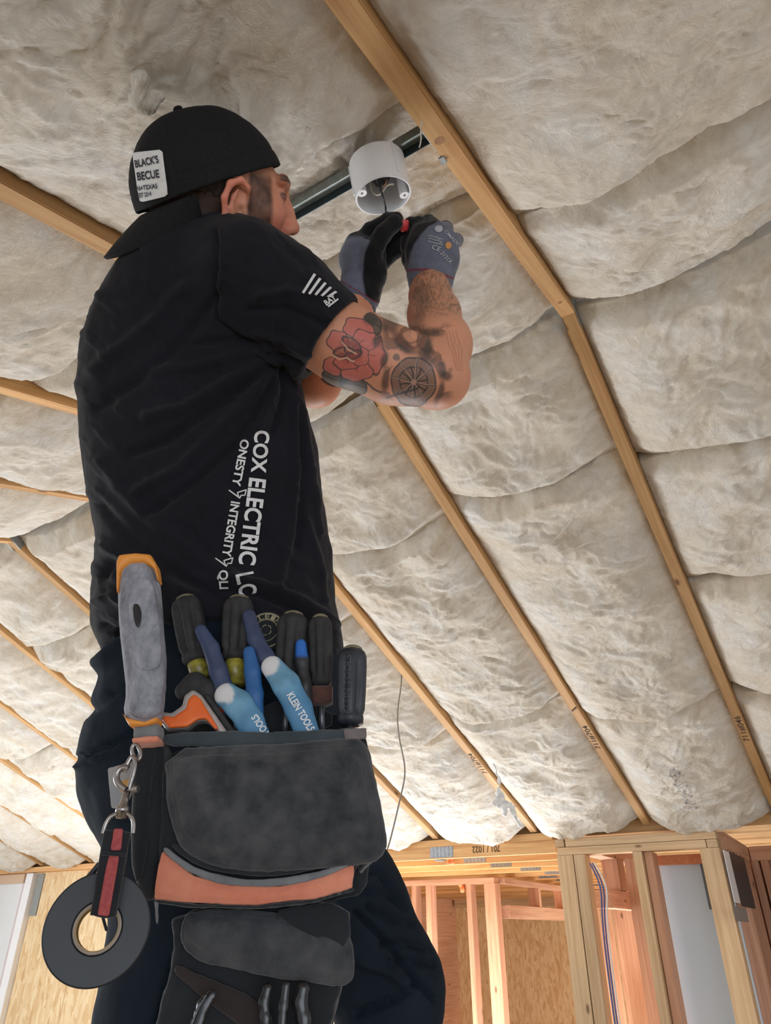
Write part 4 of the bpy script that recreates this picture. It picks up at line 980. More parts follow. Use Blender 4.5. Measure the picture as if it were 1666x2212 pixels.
# small room left of it, behind the two pale posts
bS = .93
piece('top_plate', bS, 2.70, .391, bS, 4.55, .391, .089, .076, ZZ, PB, 'receding reddish plate right of the blue cables', 'top plate')
a0_, z0_ = atb(1290, 1918, bS); 
for a, lab in ((3.05, 'short cripple stud over the header, nearest the cables'), (3.55, 'middle short cripple stud over the reddish header'), (4.05, 'rear short cripple stud over the reddish header')):
    piece('cripple_stud', bS, a, .20, bS, a, .353, .089 if a != 3.05 else .14, .089, RR, PB, lab, 'stud', 'short cripple studs over the headers')
piece('header', bS, 2.78, .155, bS, 4.4, .155, .089, .085, ZZ, PB, 'reddish door header between the pale posts', 'header')
labs = ['first reddish board of the wall seen between the pale posts', 'second reddish board seen between the pale posts', 'third reddish board seen between the pale posts', 'fourth reddish board seen between the pale posts', 'fifth reddish board seen between the pale posts', 'sixth reddish board seen between the pale posts', 'seventh reddish board seen between the pale posts', 'eighth reddish board seen between the pale posts']
for i in range(8):
    piece('wall_board', 1.32-i*.115, 4.62+.012*(i % 2), FL, 1.32-i*.115, 4.62+.012*(i % 2), .353, .108, .04, DD, PB, labs[i], 'board', 'reddish boards behind the cables')
piece('wall_stud', .82, 3.0, FL, .80, 3.0, .353, .05, .089, RR, PB, 'dark reddish stud left of the middle pale stud', 'stud', 'bare studs of the framed walls')
# blue and white cables
M['cabb'] = simple('blue_cable', srgb(70, 74, 128), srgb(84, 88, 146), 40, .4); M['cabw'] = simple('white_cable', srgb(214, 212, 208), None, 40, .4)
for j, (m_, dx, lab) in enumerate(((M['cabb'], 0, 'blue cable stapled down the pale stud at lower right'), (M['cabb'], .012, 'second blue cable beside the first on the pale stud'), (M['cabw'], .024, 'white cable running with the blue ones on the pale stud'))):
    pts = [house(2.60, .925-dx, .31), house(2.61, .90-dx*1.2, .25), house(2.60, .885-dx*1.3, .18), house(2.62, .905-dx, .08), house(2.62, .915-dx, -.1), house(2.62, .915-dx, -.6), house(2.62, .915-dx, -1.9)]
    tag(tube('cable', pts, .0042, m_), lab, 'cable', 'cables on the pale stud')
# ceiling trusses of the back room
tl = ['nearest ceiling truss of the back room, with the pencilled number', 'second ceiling truss of the back room', 'third ceiling truss of the back room', 'fourth ceiling truss of the back room', 'fifth ceiling truss of the back room'] + ['ceiling truss of the back room, %s from the front' % w for w in ('sixth', 'seventh', 'eighth', 'ninth', 'tenth', 'eleventh', 'twelfth', 'thirteenth', 'fourteenth')]
M['nail'] = simple('pressed_steel', srgb(132, 138, 146), srgb(176, 182, 190), 90, .35, .8)
for i in range(14):
    a = 2.66+i*.405; t = empty('ceiling_truss', house(a, 1.6, .371), tl[i], 'ceiling truss', 'flat ceiling trusses of the back room')
    lumber('chord', house(a, -1.0 if i > 4 else 1.11, .4155), house(a, 4.4, .4155), .038, .089, ZZ, M['truss'], t, .002)
    bq_ = atwall((955, 1026, 1082, 1145, 1196)[i], 1866, a-.02)[0] if i < 5 else 1.9
    pl = lumber('connector_plate', house(a-.0198, bq_-.075, .409), house(a-.0198, bq_+.075, .409), .0014, .064, ZZ, M['nail'], t, 0)
    for r_ in range(6):
        lumber('plate_rib', house(a-.0206, bq_-.062+r_*.025, .380), house(a-.0206, bq_-.062+r_*.025, .438), .0014, .010, RR, M['plate'], pl, 0)
    if i == 0: lettering('pencil_number', '701 / 1022', house(a-.0196, 1.52, .408), RR, -ZZ, .17, .034, M['ink'], t, .006, off=.0012)
tag(quad('ceiling_back', [house(2.7, -1.6, .62), house(2.7, 4.6, .62), house(8.6, 4.6, .62), house(8.6, -1.6, .62)], rd), kind='structure')
tag(wallboard('wall_back', 8.3, -1.6, 4.6, FL, .62, M['osb']), kind='structure')
piece('top_plate', -1.2, 8.22, .335, 4.5, 8.22, .335, .089, .09, ZZ, M['pine'], 'long pale plate along the far OSB wall', 'top plate')
for b in (4.55,): tag(lumber('wall_back_left', house(2.9, b, -.7), house(8.3, b, -.7), .02, 2.6, ZZ, M['stud'], bev=0), kind='structure')
# interior wall with its corner post
aI, bI = 4.0, 2.10
piece('top_plate', bI-.04, aI, .333, 3.6, aI, .333, .089, .036, ZZ, PB, 'lower pink plate of the interior wall in the back room', 'top plate')
piece('top_plate', bI+.05, aI, .3705-.0, 3.6, aI, .3705, .089, .036, ZZ, PB, 'upper pink plate of the interior wall in the back room', 'top plate') if False else None
b_l = lambda x: atwall(x, 2050, aI)[0]
for x, w, lab in ((872, .038, 'pink stud of the interior wall close to his knee'), (899, .038, 'second pink stud of the interior wall from his knee'), (932, .045, 'pink stud left of the wide OSB panel'), (1022, .038, 'slim pink stud in front of the OSB'), (1044, .07, 'orange-tinted stud just left of the interior corner post')):
    vstud(b_l(x), aI+(.02 if x != 1044 else .25), FL, .315, w, .089, PB, lab)
vstud(bI, aI, FL, .315, .089, .089, PB, 'thick pink corner post in the back room', name='wall_post')
for j, (lo_, hi_) in enumerate(((.315, .351),)):
    piece('top_plate', bI-.045, aI+.05, .333, bI-.045, 7.6, .333, .089, .036, ZZ, PB, 'pink plate running back from the interior corner post', 'top plate')
piece('header', bI-.04, aI+.1, .135, bI-.04, 5.55, .135, .089, .085, ZZ, PB, 'pink door header right of the interior corner', 'header')
for a, lab in ((4.75, 'short stud over the back-room door header'), (5.35, 'second short stud over the back-room door header')):
    piece('cripple_stud', bI-.04, a, .18, bI-.04, a, .315, .089, .05, DD, PB, lab, 'stud', 'short cripple studs over the headers')
for i, (a, w) in enumerate(((5.6, .09), (5.95, .05), (6.3, .05), (6.7, .05), (7.1, .05))):
    piece('wall_stud', bI-.04, a, FL, bI-.04, a, .315, w, .089, RR, PB, ['wide pink stud right of the back-room doorway', 'pink stud, second behind the back-room doorway', 'pink stud, third behind the back-room doorway', 'pink stud, fourth behind the back-room doorway', 'pink stud, fifth behind the back-room doorway'][i], 'stud', 'bare studs of the framed walls')
M['foam'] = simple('orange_firestop', srgb(236, 130, 84), srgb(246, 168, 120), 60, .8, 0, .3, .8, .006)
def foamblob(c, r, lab, sc=(1, 1, 1.5)):
    Q = Field(np.array(c)-r*3, np.array(c)+r*3, r/5)
    for k_ in range(5): Q.ell(np.array(c)+(_rs.rand(3)-.5)*r*np.array(sc)*1.6, np.eye(3), (r*.8, r*.8, r*.9), r*.4)
    V, F = Q.mesh(); o = npmesh('foam_blob', V, F, M['foam']); return tag(o, lab, 'foam')
foamblob(house(4.0, b_l(1011)+.03, .30), .022, 'orange foam blob at the top of the slim pink stud'); foamblob(house(3.9, b_l(872), .27), .03, 'orange foam blob above his knee on the interior wall')
foamblob(house(6.0, bI-.10, .29), .03, 'orange foam blob on the studs left of the thick pale post'); foamblob(house(6.6, bI-.10, .28), .03, 'second orange foam blob on the studs left of the thick pale post')
# round grey outlet box with orange foam under the second truss
qb, qz = atwall(958, 1861, 3.05)
ob = tube('ceiling_outlet_box', [house(3.0, qb, qz), house(3.0, qb, qz+.045)], .034, simple('grey_box', srgb(104, 110, 116), srgb(124, 130, 136), 30, .5), None, res=6, spline='POLY'); tag(ob, 'small grey round box hanging from the back-room trusses', 'electrical box')
foamblob(house(3.02, qb-.07, qz+.01), .018, 'orange foam blob beside the small grey round box')
# thin grey hanging cable in front of the batts
def onB(x, y, h):
    v = ray(x, y); n = nr(1); k = ((R0-np.array([0, 0, CZ])+n*h)@n)/(v@n); return v*k+np.array([0, 0, CZ]), k
tq, _ = onB(868, 1478, -.02); hz_ = [tq+ZZ*.05, tq]
for x, y in ((858, 1535), (861, 1590), (873, 1640), (876, 1675), (866, 1720), (852, 1780), (838, 1835), (824, 1869)): hz_.append(at(x, y, tq[1]-.01))
tag(tube('hanging_cable', hz_, .0032, simple('grey_cable', srgb(148, 140, 132), None, 9, .5)), 'thin grey cable hanging in loops from the insulation right of the pouch', 'cable')
# torn white plastic near the far end of a truss
rg = []
v0 = onB(1066, 1644, -.03)[0]
pts_ = [(1062, 1640), (1078, 1668), (1086, 1720), (1110, 1738), (1120, 1770), (1128, 1790), (1116, 1782), (1105, 1752), (1096, 1740), (1090, 1764), (1084, 1748), (1064, 1742), (1066, 1726), (1078, 1706), (1072, 1675)]
o_ = slab('torn_plastic', pts_, (v0[1]), .012, simple('thin_white_plastic', srgb(232, 234, 236), srgb(240, 242, 244), 8, .35), None, h=.006, rnd=.004, noise=.012, sm=1)
tag(o_, 'torn piece of white plastic sheet hanging beside a truss end', 'plastic sheet')
# ---------------------------------------------------------------- ceiling box, bar, wires
nA = nr(-1)
def onA(x, y, h):
    v = ray(x, y); k = ((R0-np.array([0, 0, CZ])+nA*h)@nA)/(v@nA); return v*k+np.array([0, 0, CZ]), k
cb_, kb = onA(829, 424, -.060); RB = 61*kb/FPX; HB = .070
M['pvc'] = simple('white_pvc', srgb(222, 222, 224), srgb(232, 232, 234), 20, .35, 0, .5, .05)
eb = empty('round_ceiling_box', cb_, 'open white round plastic box on the metal bar, above his gloves', 'electrical box')
e1 = np.cross(nA, RR); e1 /= np.linalg.norm(e1)
def ringmesh(name, c, n, u, r0, r1, z0, z1, mat, par, seg=64, a0=0, a1=2*math.pi):
    w_ = np.cross(n, u); V = []; F = []
    full = abs(a1-a0-2*math.pi) < 1e-6; m = seg if full else seg+1
    for i in range(m):
        a = a0+(a1-a0)*i/seg; e = u*math.cos(a)+w_*math.sin(a)
        for r, z in ((r0, z0), (r1, z0), (r1, z1), (r0, z1)): V.append(c+e*r+n*z)
    for i in range(seg if full else seg):
        a, b = 4*i, 4*((i+1) % m)
        for j in range(4): F.append((a+j, b+j, b+(j+1) % 4, a+(j+1) % 4))
    if not full: F += [(0, 1, 2, 3), (4*seg+3, 4*seg+2, 4*seg+1, 4*seg)]
    o = pymesh(name, V, F, mat, par, False)
    bm = bmesh.new(); bm.from_mesh(o.data); bmesh.ops.recalc_face_normals(bm, faces=bm.faces); bm.to_mesh(o.data); bm.free()
    md = o.modifiers.new('b', 'BEVEL'); md.width = min(.0012, min(abs(r1-r0), abs(z1-z0))*.3); md.segments = 2; md.limit_method = 'ANGLE'
    for p in o.data.polygons: p.use_smooth = True
    o.data.set_sharp_from_angle(angle=.6) if hasattr(o.data, 'set_sharp_from_angle') else None
    return o
ringmesh('box_wall', cb_, nA, e1, RB-.003, RB, 0, HB, M['pvc'], eb)
ringmesh('box_back', cb_, nA, e1, .018, RB-.003, HB-.004, HB, simple('grey_box_inside', srgb(150, 148, 146), srgb(164, 162, 160), 20, .6), eb)
ringmesh('knockout', cb_, nA, e1, .0001, .0178, HB-.002, HB+.001, M['black'], eb)
for a, lab in ((2.35, 0), (-.75, 1)):
    w_ = np.cross(nA, e1); e = e1*math.cos(a)+w_*math.sin(a); c = cb_+e*(RB-.010)
    tube('screw_boss', [c+nA*.003, c+nA*.06], .0085, M['pvc'], eb, spline='POLY', res=5)
    tube('screw_hole', [c+nA*.0022, c+nA*.0035], .002, M['black'], eb, spline='POLY')
for a in (1.1, 3.4, 5.2):
    w_ = np.cross(nA, e1); e = e1*math.cos(a)+w_*math.sin(a); tube('side_rib', [cb_+e*RB+nA*.012, cb_+e*RB+nA*.07], .002, M['pvc'], eb, spline='POLY')
bd_ = tube('dark_clamp', [cb_+nA*(HB-.03)+e1*-.012, cb_+nA*(HB-.02)+e1*.012], .016, M['black'], eb, spline='POLY')
hc_ = P(866, 487, 1.168)
M['copper'] = simple('bare_copper', srgb(176, 112, 74), srgb(196, 134, 92), 30, .35, .8); M['wirew'] = simple('cream_wire', srgb(214, 204, 184), None, 30, .45)
def wire(pts, r, m_, lab):
    tag(tube('wire', pts, r, m_), lab, 'wire')
u1, u2 = e1, np.cross(nA, e1)
wire([cb_+nA*.075+u1*.004, cb_+nA*.03+u1*.010, cb_-nA*.004+u1*.004, P(834, 448, 1.24), P(833, 462, 1.2), hc_], .0016, M['black'], 'black wire hanging from the round box down into his fingers')
wire([cb_+nA*.078-u2*.004, cb_+nA*.05-u2*.02, cb_+nA*.02-u2*.022-u1*.004, cb_+nA*.004-u2*.006, cb_+nA*.02+u2*.012, cb_+nA*.012+u2*.022], .0015, M['wirew'], 'cream wire curling inside the round box')
wire([cb_+nA*.078, cb_+nA*.04-u2*.010-u1*.01, cb_+nA*.012+u2*.002, cb_+nA*.018+u2*.016+u1*.01], .0008, M['copper'], 'bare copper wire inside the round box')
# wire nut
wn0 = P(871, 477, 1.146); wn1 = P(874, 501, 1.150); bm = None
def lathe(name, p0, p1, prof, mat, par=None, seg=28, flute=0, fa=.0):
    p0 = np.array(p0); p1 = np.array(p1); ax = p1-p0; L = np.linalg.norm(ax); ax = ax/L; u = np.cross(ax, [0, 1, .1]); u /= np.linalg.norm(u); w_ = np.cross(ax, u)
    V = []; F = []; m = len(prof)
    for (t, r) in prof:
        for i in range(seg):
            a = 2*math.pi*i/seg; rr = r*(1-(fa*(.5+.5*math.cos(flute*a))**2 if flute else 0)*(1 if .12 < t < .86 else .3)); V.append(p0+ax*L*t+(u*math.cos(a)+w_*math.sin(a))*rr)
    for k in range(m-1):
        for i in range(seg): j = (i+1) % seg; F.append((k*seg+i, k*seg+j, (k+1)*seg+j, (k+1)*seg+i))
    F.append(tuple(range(seg))[::-1]); F.append(tuple((m-1)*seg+i for i in range(seg)))
    o = pymesh(name, V, F, mat, par, True)
    bm = bmesh.new(); bm.from_mesh(o.data); bmesh.ops.recalc_face_normals(bm, faces=bm.faces); bm.to_mesh(o.data); bm.free(); return o
tag(lathe('wire_nut', wn0, wn1, [(0, .0085), (.1, .0095), (.5, .0085), (.9, .006), (1, .004)], simple('red_plastic', srgb(196, 52, 60), srgb(210, 66, 72), 20, .4), None, 24, 12, .12), 'red wire nut held between the fingertips of both gloves', 'wire nut')
# mounting bar: channel between the two trusses
bp0, _ = onA(930, 304, .016); bp1, _ = onA(618, 470, .016); bb = (bp0-R0)@RR; ss = ((bp0-R0)@(-DD)+(bp1-R0)@(-DD))/2/math.cos(math.atan(TS))
hb_ = empty('mounting_bar', ceilpt(-1, ss, .03, .02), 'grey steel mounting bar spanning two trusses behind the round box', 'bar')
lumber('bar_channel', ceilpt(-1, ss, .021, .030), ceilpt(-1, ss, .589, .030), .032, .002, nA, M['steel'], hb_, .0005)
lumber('bar_lip', ceilpt(-1, ss-.016, .021, .022), ceilpt(-1, ss-.016, .589, .022), .002, .016, nA, simple('dark_steel', srgb(60, 72, 76), srgb(74, 86, 90), 40, .45, .5), hb_, .0004)
lumber('bar_lip', ceilpt(-1, ss+.016, .021, .022), ceilpt(-1, ss+.016, .589, .022), .002, .016, nA, M['steel'], hb_, .0004)
lumber('bar_end', ceilpt(-1, ss-.03, .0205, .02), ceilpt(-1, ss+.03, .0205, .02), .002, .03, nA, M['steel'], hb_, .0004)
cl_, _ = onA(957, 346, -.002); tag(lumber('bar_clip', cl_-DD*.008, cl_+DD*.008, .012, .004, nA, M['plate']), 'small metal clip on the edge of the long truss near the round box', 'clip')
# knot on the long truss
kn_m = simple('knot_wood', srgb(176, 124, 80), srgb(140, 92, 56), 60, .6)
for x, y in ((936, 312), (1213, 652)):
    c, _ = onA(x, y, -.0); c = c-RR*((c-R0)@RR)*.75; tube('knot', [c-nA*.0005, c+nA*.002], .0085 if y < 400 else .006, kn_m, trusses[0], spline='POLY', res=6)
# hanging tuft above the cap
tf = onA(315, 205, -.05)[0]
Q = Field(tf-.06, tf+.06, .0025)
Q.chain([onA(330, 165, -.03)[0], onA(300, 170, -.055)[0], onA(303, 215, -.062)[0], onA(318, 222, -.058)[0], onA(345, 208, -.05)[0]], [.004, .008, .011, .010, .006], .014)
V, F = Q.mesh(); V = relax(V, F, 2); N = vnormals(V, F); V = V+N*(.004*fbm(V*55, 4))[:, None]-0; ob = npmesh('insulation_tuft', V-tf, F, M['insul']); ob.location = tf
tag(ob, 'loose white tuft of fibreglass hanging above the cap', 'insulation')
# ---------------------------------------------------------------- tool pouch and tools on his belt
def canvas(name, c1, c2, sc=20):
    m = simple(name, c1, c2, sc, .92, 0, .2, .5, .0008, 6, fine=900); m.node_tree.nodes['Principled BSDF'].inputs['Sheen Weight'].default_value = .25; return m
M['suede'] = canvas('worn_black_suede', srgb(44, 47, 52), srgb(80, 81, 84), 42); M['suede2'] = canvas('dark_canvas', srgb(30, 33, 37), srgb(46, 50, 54), 14)
M['coral'] = canvas('faded_coral_canvas', srgb(206, 120, 94), srgb(230, 154, 126), 16); M['greytrim'] = canvas('grey_webbing', srgb(106, 108, 112), srgb(132, 134, 138), 40)
YP = .705
pouch = empty('tool_pouch', at(570, 1750, .74), 'worn black tool pouch with coral trim hanging at his hip', 'tool pouch')
slab('pouch_back', [(352, 1588), (788, 1576), (800, 1640), (800, 1900), (768, 1945), (560, 1950), (340, 1945), (330, 1800)], .762, .006, M['suede2'], pouch, h=.003)
slab('side_gusset', [(330, 1602), (362, 1600), (366, 1700), (362, 1850), (345, 1950), (312, 1942), (304, 1900), (306, 1790), (320, 1680)], .733, .050, M['suede2'], pouch, h=.0025, rnd=.010, noise=.0016)
slab('side_gusset', [(775, 1600), (806, 1640), (826, 1780), (826, 1835), (800, 1862), (770, 1900), (760, 1700)], .733, .045, M['suede2'], pouch, h=.0025, rnd=.010, noise=.0012)
slab('front_panel', [(352, 1612), (772, 1604), (790, 1700), (785, 1860), (766, 1880), (766, 1926), (560, 1958), (338, 1946), (345, 1840)], YP+.010, .008, M['suede2'], pouch, h=.0025, noise=.0012)
slab('flap', [(352, 1618), (560, 1610), (748, 1597), (782, 1598), (800, 1640), (818, 1712), (836, 1795), (834, 1842), (804, 1866), (742, 1870), (640, 1882), (560, 1886), (460, 1870), (400, 1842), (376, 1806), (362, 1740)], YP-.006, .007, M['suede'], pouch, bulge=.014, noise=.0010, seams=(.0055, .009), sm=1,
     folds=(([(380, 1650), (480, 1640), (600, 1655)], 10, .002), ([(420, 1720), (480, 1700), (560, 1690)], 5, .0015), ([(720, 1640), (690, 1665), (640, 1680)], 7, .0015)))
slab('top_band', [(352, 1583), (560, 1582), (680, 1576), (790, 1572), (792, 1600), (700, 1606), (560, 1616), (430, 1612), (354, 1610)], YP-.004, .007, canvas('slate_binding', srgb(50, 58, 64), srgb(70, 78, 84), 14), pouch, noise=.0012, sm=1)
slab('band_end', [(742, 1575), (792, 1572), (793, 1597), (745, 1600)], YP-.0085, .003, canvas('worn_pinkish_binding', srgb(128, 116, 116), srgb(96, 94, 98), 40), pouch, rnd=.001, sm=0)
slab('coral_panel', [(352, 1838), (341, 1880), (334, 1944), (420, 1954), (560, 1957), (680, 1944), (765, 1920), (768, 1862), (700, 1893), (600, 1912), (500, 1910), (420, 1890)], YP, .006, M['coral'], pouch, rnd=.0025, noise=.0012, seams=(.003,), sm=0)
slab('grey_trim', [(356, 1826), (352, 1842), (420, 1894), (500, 1915), (600, 1917), (700, 1897), (768, 1865), (768, 1856), (690, 1882), (600, 1899), (510, 1898), (430, 1878), (385, 1850)], YP-.0045, .004, M['greytrim'], pouch, rnd=.0015, noise=.0004)
slab('dark_lip', [(372, 1818), (372, 1832), (430, 1872), (520, 1893), (610, 1893), (700, 1874), (700, 1860), (560, 1878), (430, 1850)], YP-.0045, .004, M['suede2'], pouch, rnd=.0015, noise=.0004)
slab('bottom_binding', [(334, 1943), (420, 1953), (560, 1956), (680, 1943), (766, 1918), (766, 1924), (680, 1950), (560, 1963), (420, 1961), (334, 1950)], YP-.002, .009, M['suede2'], pouch, rnd=.002, sm=0)
slab('zip_pull', [(333, 1942), (343, 1944), (344, 1990), (340, 2000), (335, 1990)], YP-.004, .003, M['greytrim'], pouch, rnd=.001, sm=0)
slab('belt_loop', [(600, 1512), (718, 1530), (718, 1580), (560, 1590), (560, 1530)], .757, .006, M['suede2'], pouch, rnd=.002)
# lower pocket of the trousers/pouch
hp = empty('hanging_pocket', at(580, 2050, .76), 'second black pocket with stitched flap hanging below the coral trim', 'pocket')
slab('pocket_body', [(372, 1958), (758, 1935), (752, 2075), (735, 2150), (690, 2330), (320, 2330), (345, 2180), (380, 2075)], .757, .030, M['suede2'], hp, h=.003, rnd=.008, noise=.0016, seams=(.006,))
slab('pocket_flap', [(408, 1962), (560, 1966), (640, 1975), (752, 2012), (760, 2040), (768, 2088), (764, 2118), (738, 2136), (640, 2118), (520, 2100), (430, 2078), (395, 2046), (390, 2010)], .736, .007, M['suede'], hp, bulge=.006, noise=.0012, seams=(.003, .0065), sm=1,
     folds=(([(400, 2040), (520, 2085), (640, 2105), (750, 2120)], 4, -.0012),))
slab('pocket_strap', [(600, 1960), (754, 1945), (758, 2048), (700, 2040), (600, 1985)], .730, .005, M['suede2'], hp, rnd=.002)
slab('pocket_binding', [(385, 2080), (440, 2110), (560, 2160), (600, 2230), (540, 2230), (430, 2150), (372, 2100)], .738, .004, canvas('brown_black_tape', srgb(44, 38, 38), srgb(58, 50, 50)), hp, rnd=.0015)
# shiny black pliers handles in the lower pocket
M['gloss'] = simple('glossy_black', srgb(16, 17, 20), srgb(30, 32, 36), 30, .22, 0, .6, .1)
def pipe(name, pts, Y, rpx, mat, par, flat=.6, k=.004, h=.0016, colf=None, npar=0.0):
    q = [at(x, y, Y+npar*i) for i, (x, y) in enumerate(pts)]; z = (q[0]-CAM)@FC; rs = [r*z/FPX for r in (rpx if isinstance(rpx, (list, tuple)) else [rpx]*len(q))]
    Q = Field(np.min(q, 0)-max(rs)*1.5-.004, np.max(q, 0)+max(rs)*1.5+.004, h); Q.chain(q, rs, k, (np.array([0, 1., 0]), flat))
    V, F = Q.mesh(); V = relax(V, F, 1, .4); c = None
    if colf: px, py, _ = proj(V); c = colf(px, py, V)
    return npmesh(name, V, F, mat, par, True, c)
pl3 = empty('locking_pliers', at(600, 2180, .72), 'glossy black handled tool in the lower pocket', 'pliers')
pipe('handle', [(578, 2135), (570, 2165), (574, 2200), (572, 2300)], .722, 12, M['gloss'], pl3); pipe('handle', [(618, 2128), (612, 2175), (604, 2300)], .716, 10, M['gloss'], pl3)
pipe('handle', [(655, 2135), (648, 2165), (656, 2200), (660, 2300)], .722, 15, M['gloss'], pl3)
M['blade'] = simple('scuffed_steel', srgb(120, 124, 130), srgb(60, 62, 68), 60, .35, .6)
sn = tag(pipe('clip_tool', [(456, 2150), (440, 2172), (420, 2230), (410, 2330)], .716, [12, 14, 16, 18], M['gloss'], None, .35), 'glossy black clip with a steel edge at the bottom left of the pocket', 'clip')
pipe('steel_edge', [(446, 2150), (430, 2172), (408, 2230), (398, 2330)], .713, [3, 3, 4, 4], M['blade'], sn, .8)
# -- utility knife in its sheath
kn = empty('jab_saw', at(305, 1400, .69), 'upright tool handle in dusty grey rubber with orange ends, left of the pouch', 'hand tool')
M['palegrey'] = simple('pale_dusty_rubber', srgb(140, 144, 156), srgb(166, 168, 178), 60, .8)
M['orange'] = simple('orange_plastic', srgb(222, 138, 52), srgb(236, 158, 72), 16, .5); 
def dusty():
    m, nt, b = newmat('dusty_grey_rubber', .85, 0, .3); v = mapped(nt, (1, 1, .6)); n = noise_node(nt, 42, 9, .7, v, .2); n2 = noise_node(nt, 420, 3, .6, mapped(nt))
    nt.links.new(ramp(nt, n.outputs[0], [(.28, srgb(84, 87, 94)), (.48, srgb(134, 136, 146)), (.70, srgb(172, 173, 182))]), b.inputs['Base Color']); bump(nt, b, n2.outputs[0], .35, .0006); return m
M['dusty'] = dusty()
slab('core', [(258, 1222), (264, 1208), (300, 1204), (330, 1207), (340, 1225), (346, 1260), (352, 1340), (356, 1420), (356, 1500), (352, 1535), (345, 1562), (318, 1572), (288, 1572), (268, 1545), (276, 1500), (268, 1430), (260, 1360), (257, 1290)], .690, .026, M['palegrey'], kn, rnd=.011, noise=0)
slab('end_cap', [(257, 1285), (257, 1222), (263, 1207), (300, 1203), (331, 1206), (342, 1225), (348, 1262), (345, 1262), (337, 1236), (315, 1224), (288, 1226), (270, 1240), (264, 1268), (261, 1290)], .686, .030, M['orange'], kn, rnd=.008, noise=0, sm=0)
slab('lower_cap', [(267, 1543), (282, 1556), (320, 1564), (348, 1552), (344, 1566), (318, 1574), (286, 1574)], .686, .030, M['orange'], kn, rnd=.007, noise=0, sm=0)
slab('grip', [(266, 1262), (270, 1238), (285, 1226), (312, 1222), (332, 1230), (341, 1262), (350, 1330), (357, 1400), (357, 1470), (352, 1518), (348, 1545), (320, 1560), (298, 1558), (276, 1540), (281, 1500), (274, 1430), (263, 1360), (260, 1310)], .685, .030, M['dusty'], kn, rnd=.012, noise=.0006)
slab('grip_panel', [(282, 1262), (300, 1246), (330, 1250), (344, 1330), (350, 1400), (348, 1440), (320, 1452), (296, 1446), (282, 1400), (276, 1330)], .671, .005, M['dusty'], kn, rnd=.0022, noise=.0003)
slab('inlay', [(286, 1305), (300, 1303), (308, 1330), (300, 1362), (290, 1345)], .6685, .003, M['black'], kn, rnd=.001, noise=0)
shh = empty('tool_sheath', at(320, 1600, .70), 'grey and coral webbing sheath under the dusty grey handle', 'sheath')
slab('sheath_collar', [(296, 1573), (349, 1568), (350, 1597), (294, 1600)], .693, .030, M['greytrim'], shh, rnd=.006, sm=0); slab('sheath_band', [(293, 1599), (350, 1596), (349, 1608), (293, 1612)], .694, .030, M['coral'], shh, rnd=.004, sm=0)
slab('sheath_body', [(298, 1612), (347, 1609), (330, 1700), (318, 1900), (290, 1910), (286, 1760)], .715, .026, M['suede2'], shh, rnd=.008)
# -- screwdrivers
M['grip'] = simple('black_cushion_grip', srgb(38, 38, 40), srgb(62, 61, 62), 50, .75, 0, .35, .3, .0006); M['gripn'] = simple('newer_black_grip', srgb(32, 37, 46), srgb(52, 57, 66), 30, .45, 0, .5, .2)
M['amber'] = simple('olive_resin', srgb(84, 78, 40), srgb(166, 156, 60), 90, .3); M['butt'] = simple('dusty_olive_end', srgb(104, 98, 78), srgb(134, 126, 100), 120, .7)
def driver(x0, y0, x1, y1, rpx, lab, Y=.745, mat=None, neck=None, collar=True, name='screwdriver'):
    p0, p1 = at(x0, y0, Y), at(x1, y1, Y); z = (p0-CAM)@FC; r = rpx*z/FPX
    e = empty(name, p0, lab, 'screwdriver', None)
    lathe('butt_end', p0+(p0-p1)/np.linalg.norm(p0-p1)*.0035, p0+(p1-p0)*.04, [(0, r*.45), (.3, r*.62), (1, r*.66)], M['butt'], e)
    lathe('handle', p0, p1, [(0, r*.60), (.02, r*.74), (.06, r*.90), (.12, r*.99), (.2, r*1.02), (.5, r*1.0), (.78, r*.94), (.84, r*.84), (.87, r*.80), (.90, r*.86), (.96, r*.84), (1, r*.60)], mat or M['grip'], e, 48, 6, .26)
    if neck:
        q = at(neck[0], neck[1], Y); lathe('neck', p1-(p1-p0)*.02, q, [(0, r*.55), (.1, r*.62), (1, r*.62)], M['amber'], e)
        lathe('shaft', q, q+(q-p1)/np.linalg.norm(q-p1)*.07, [(0, .0035), (1, .003)], M['blade'], e)
    else: lathe('shaft', p1, p1+(p1-p0)/np.linalg.norm(p1-p0)*.06, [(0, .0035), (1, .003)], M['blade'], e)
    return e
driver(401, 1295, 425, 1432, 33, 'black screwdriver with olive neck, leftmost of the upright screwdrivers', .748, neck=(437, 1466))
driver(517, 1295, 508, 1428, 33, 'black screwdriver with yellow neck behind the crossing shade-darkened blue handle', .748, neck=(509, 1480))
driver(634, 1330, 622, 1490, 34, 'wide black screwdriver behind the small blue-tipped tool', .752)
d4 = driver(692, 1336, 694, 1482, 27, 'slim black screwdriver with reddish-brown collar under it', .752, mat=M['grip'])
slab('collar', [(668, 1484), (720, 1482), (720, 1520), (700, 1528), (672, 1524)], .752, .02, canvas('brown_collar', srgb(70, 58, 54), srgb(112, 70, 62), 60), d4, rnd=.005, sm=0)
d5 = driver(762, 1404, 757, 1568, 33, 'large black screwdriver standing alone at the right edge of the pouch', .728, mat=M['gripn'])
bd5 = bvh_of([c for c in d5.children if c.name.startswith('handle')][0])
M['emb'] = simple('embossed_grey', srgb(74, 80, 88), None, 50, .6)
text_on('embossed_lettering', 'KLEIN TOOLS', (748, 1540), (752, 1415), 15, bd5, M['emb'], d5, .01, .0004)
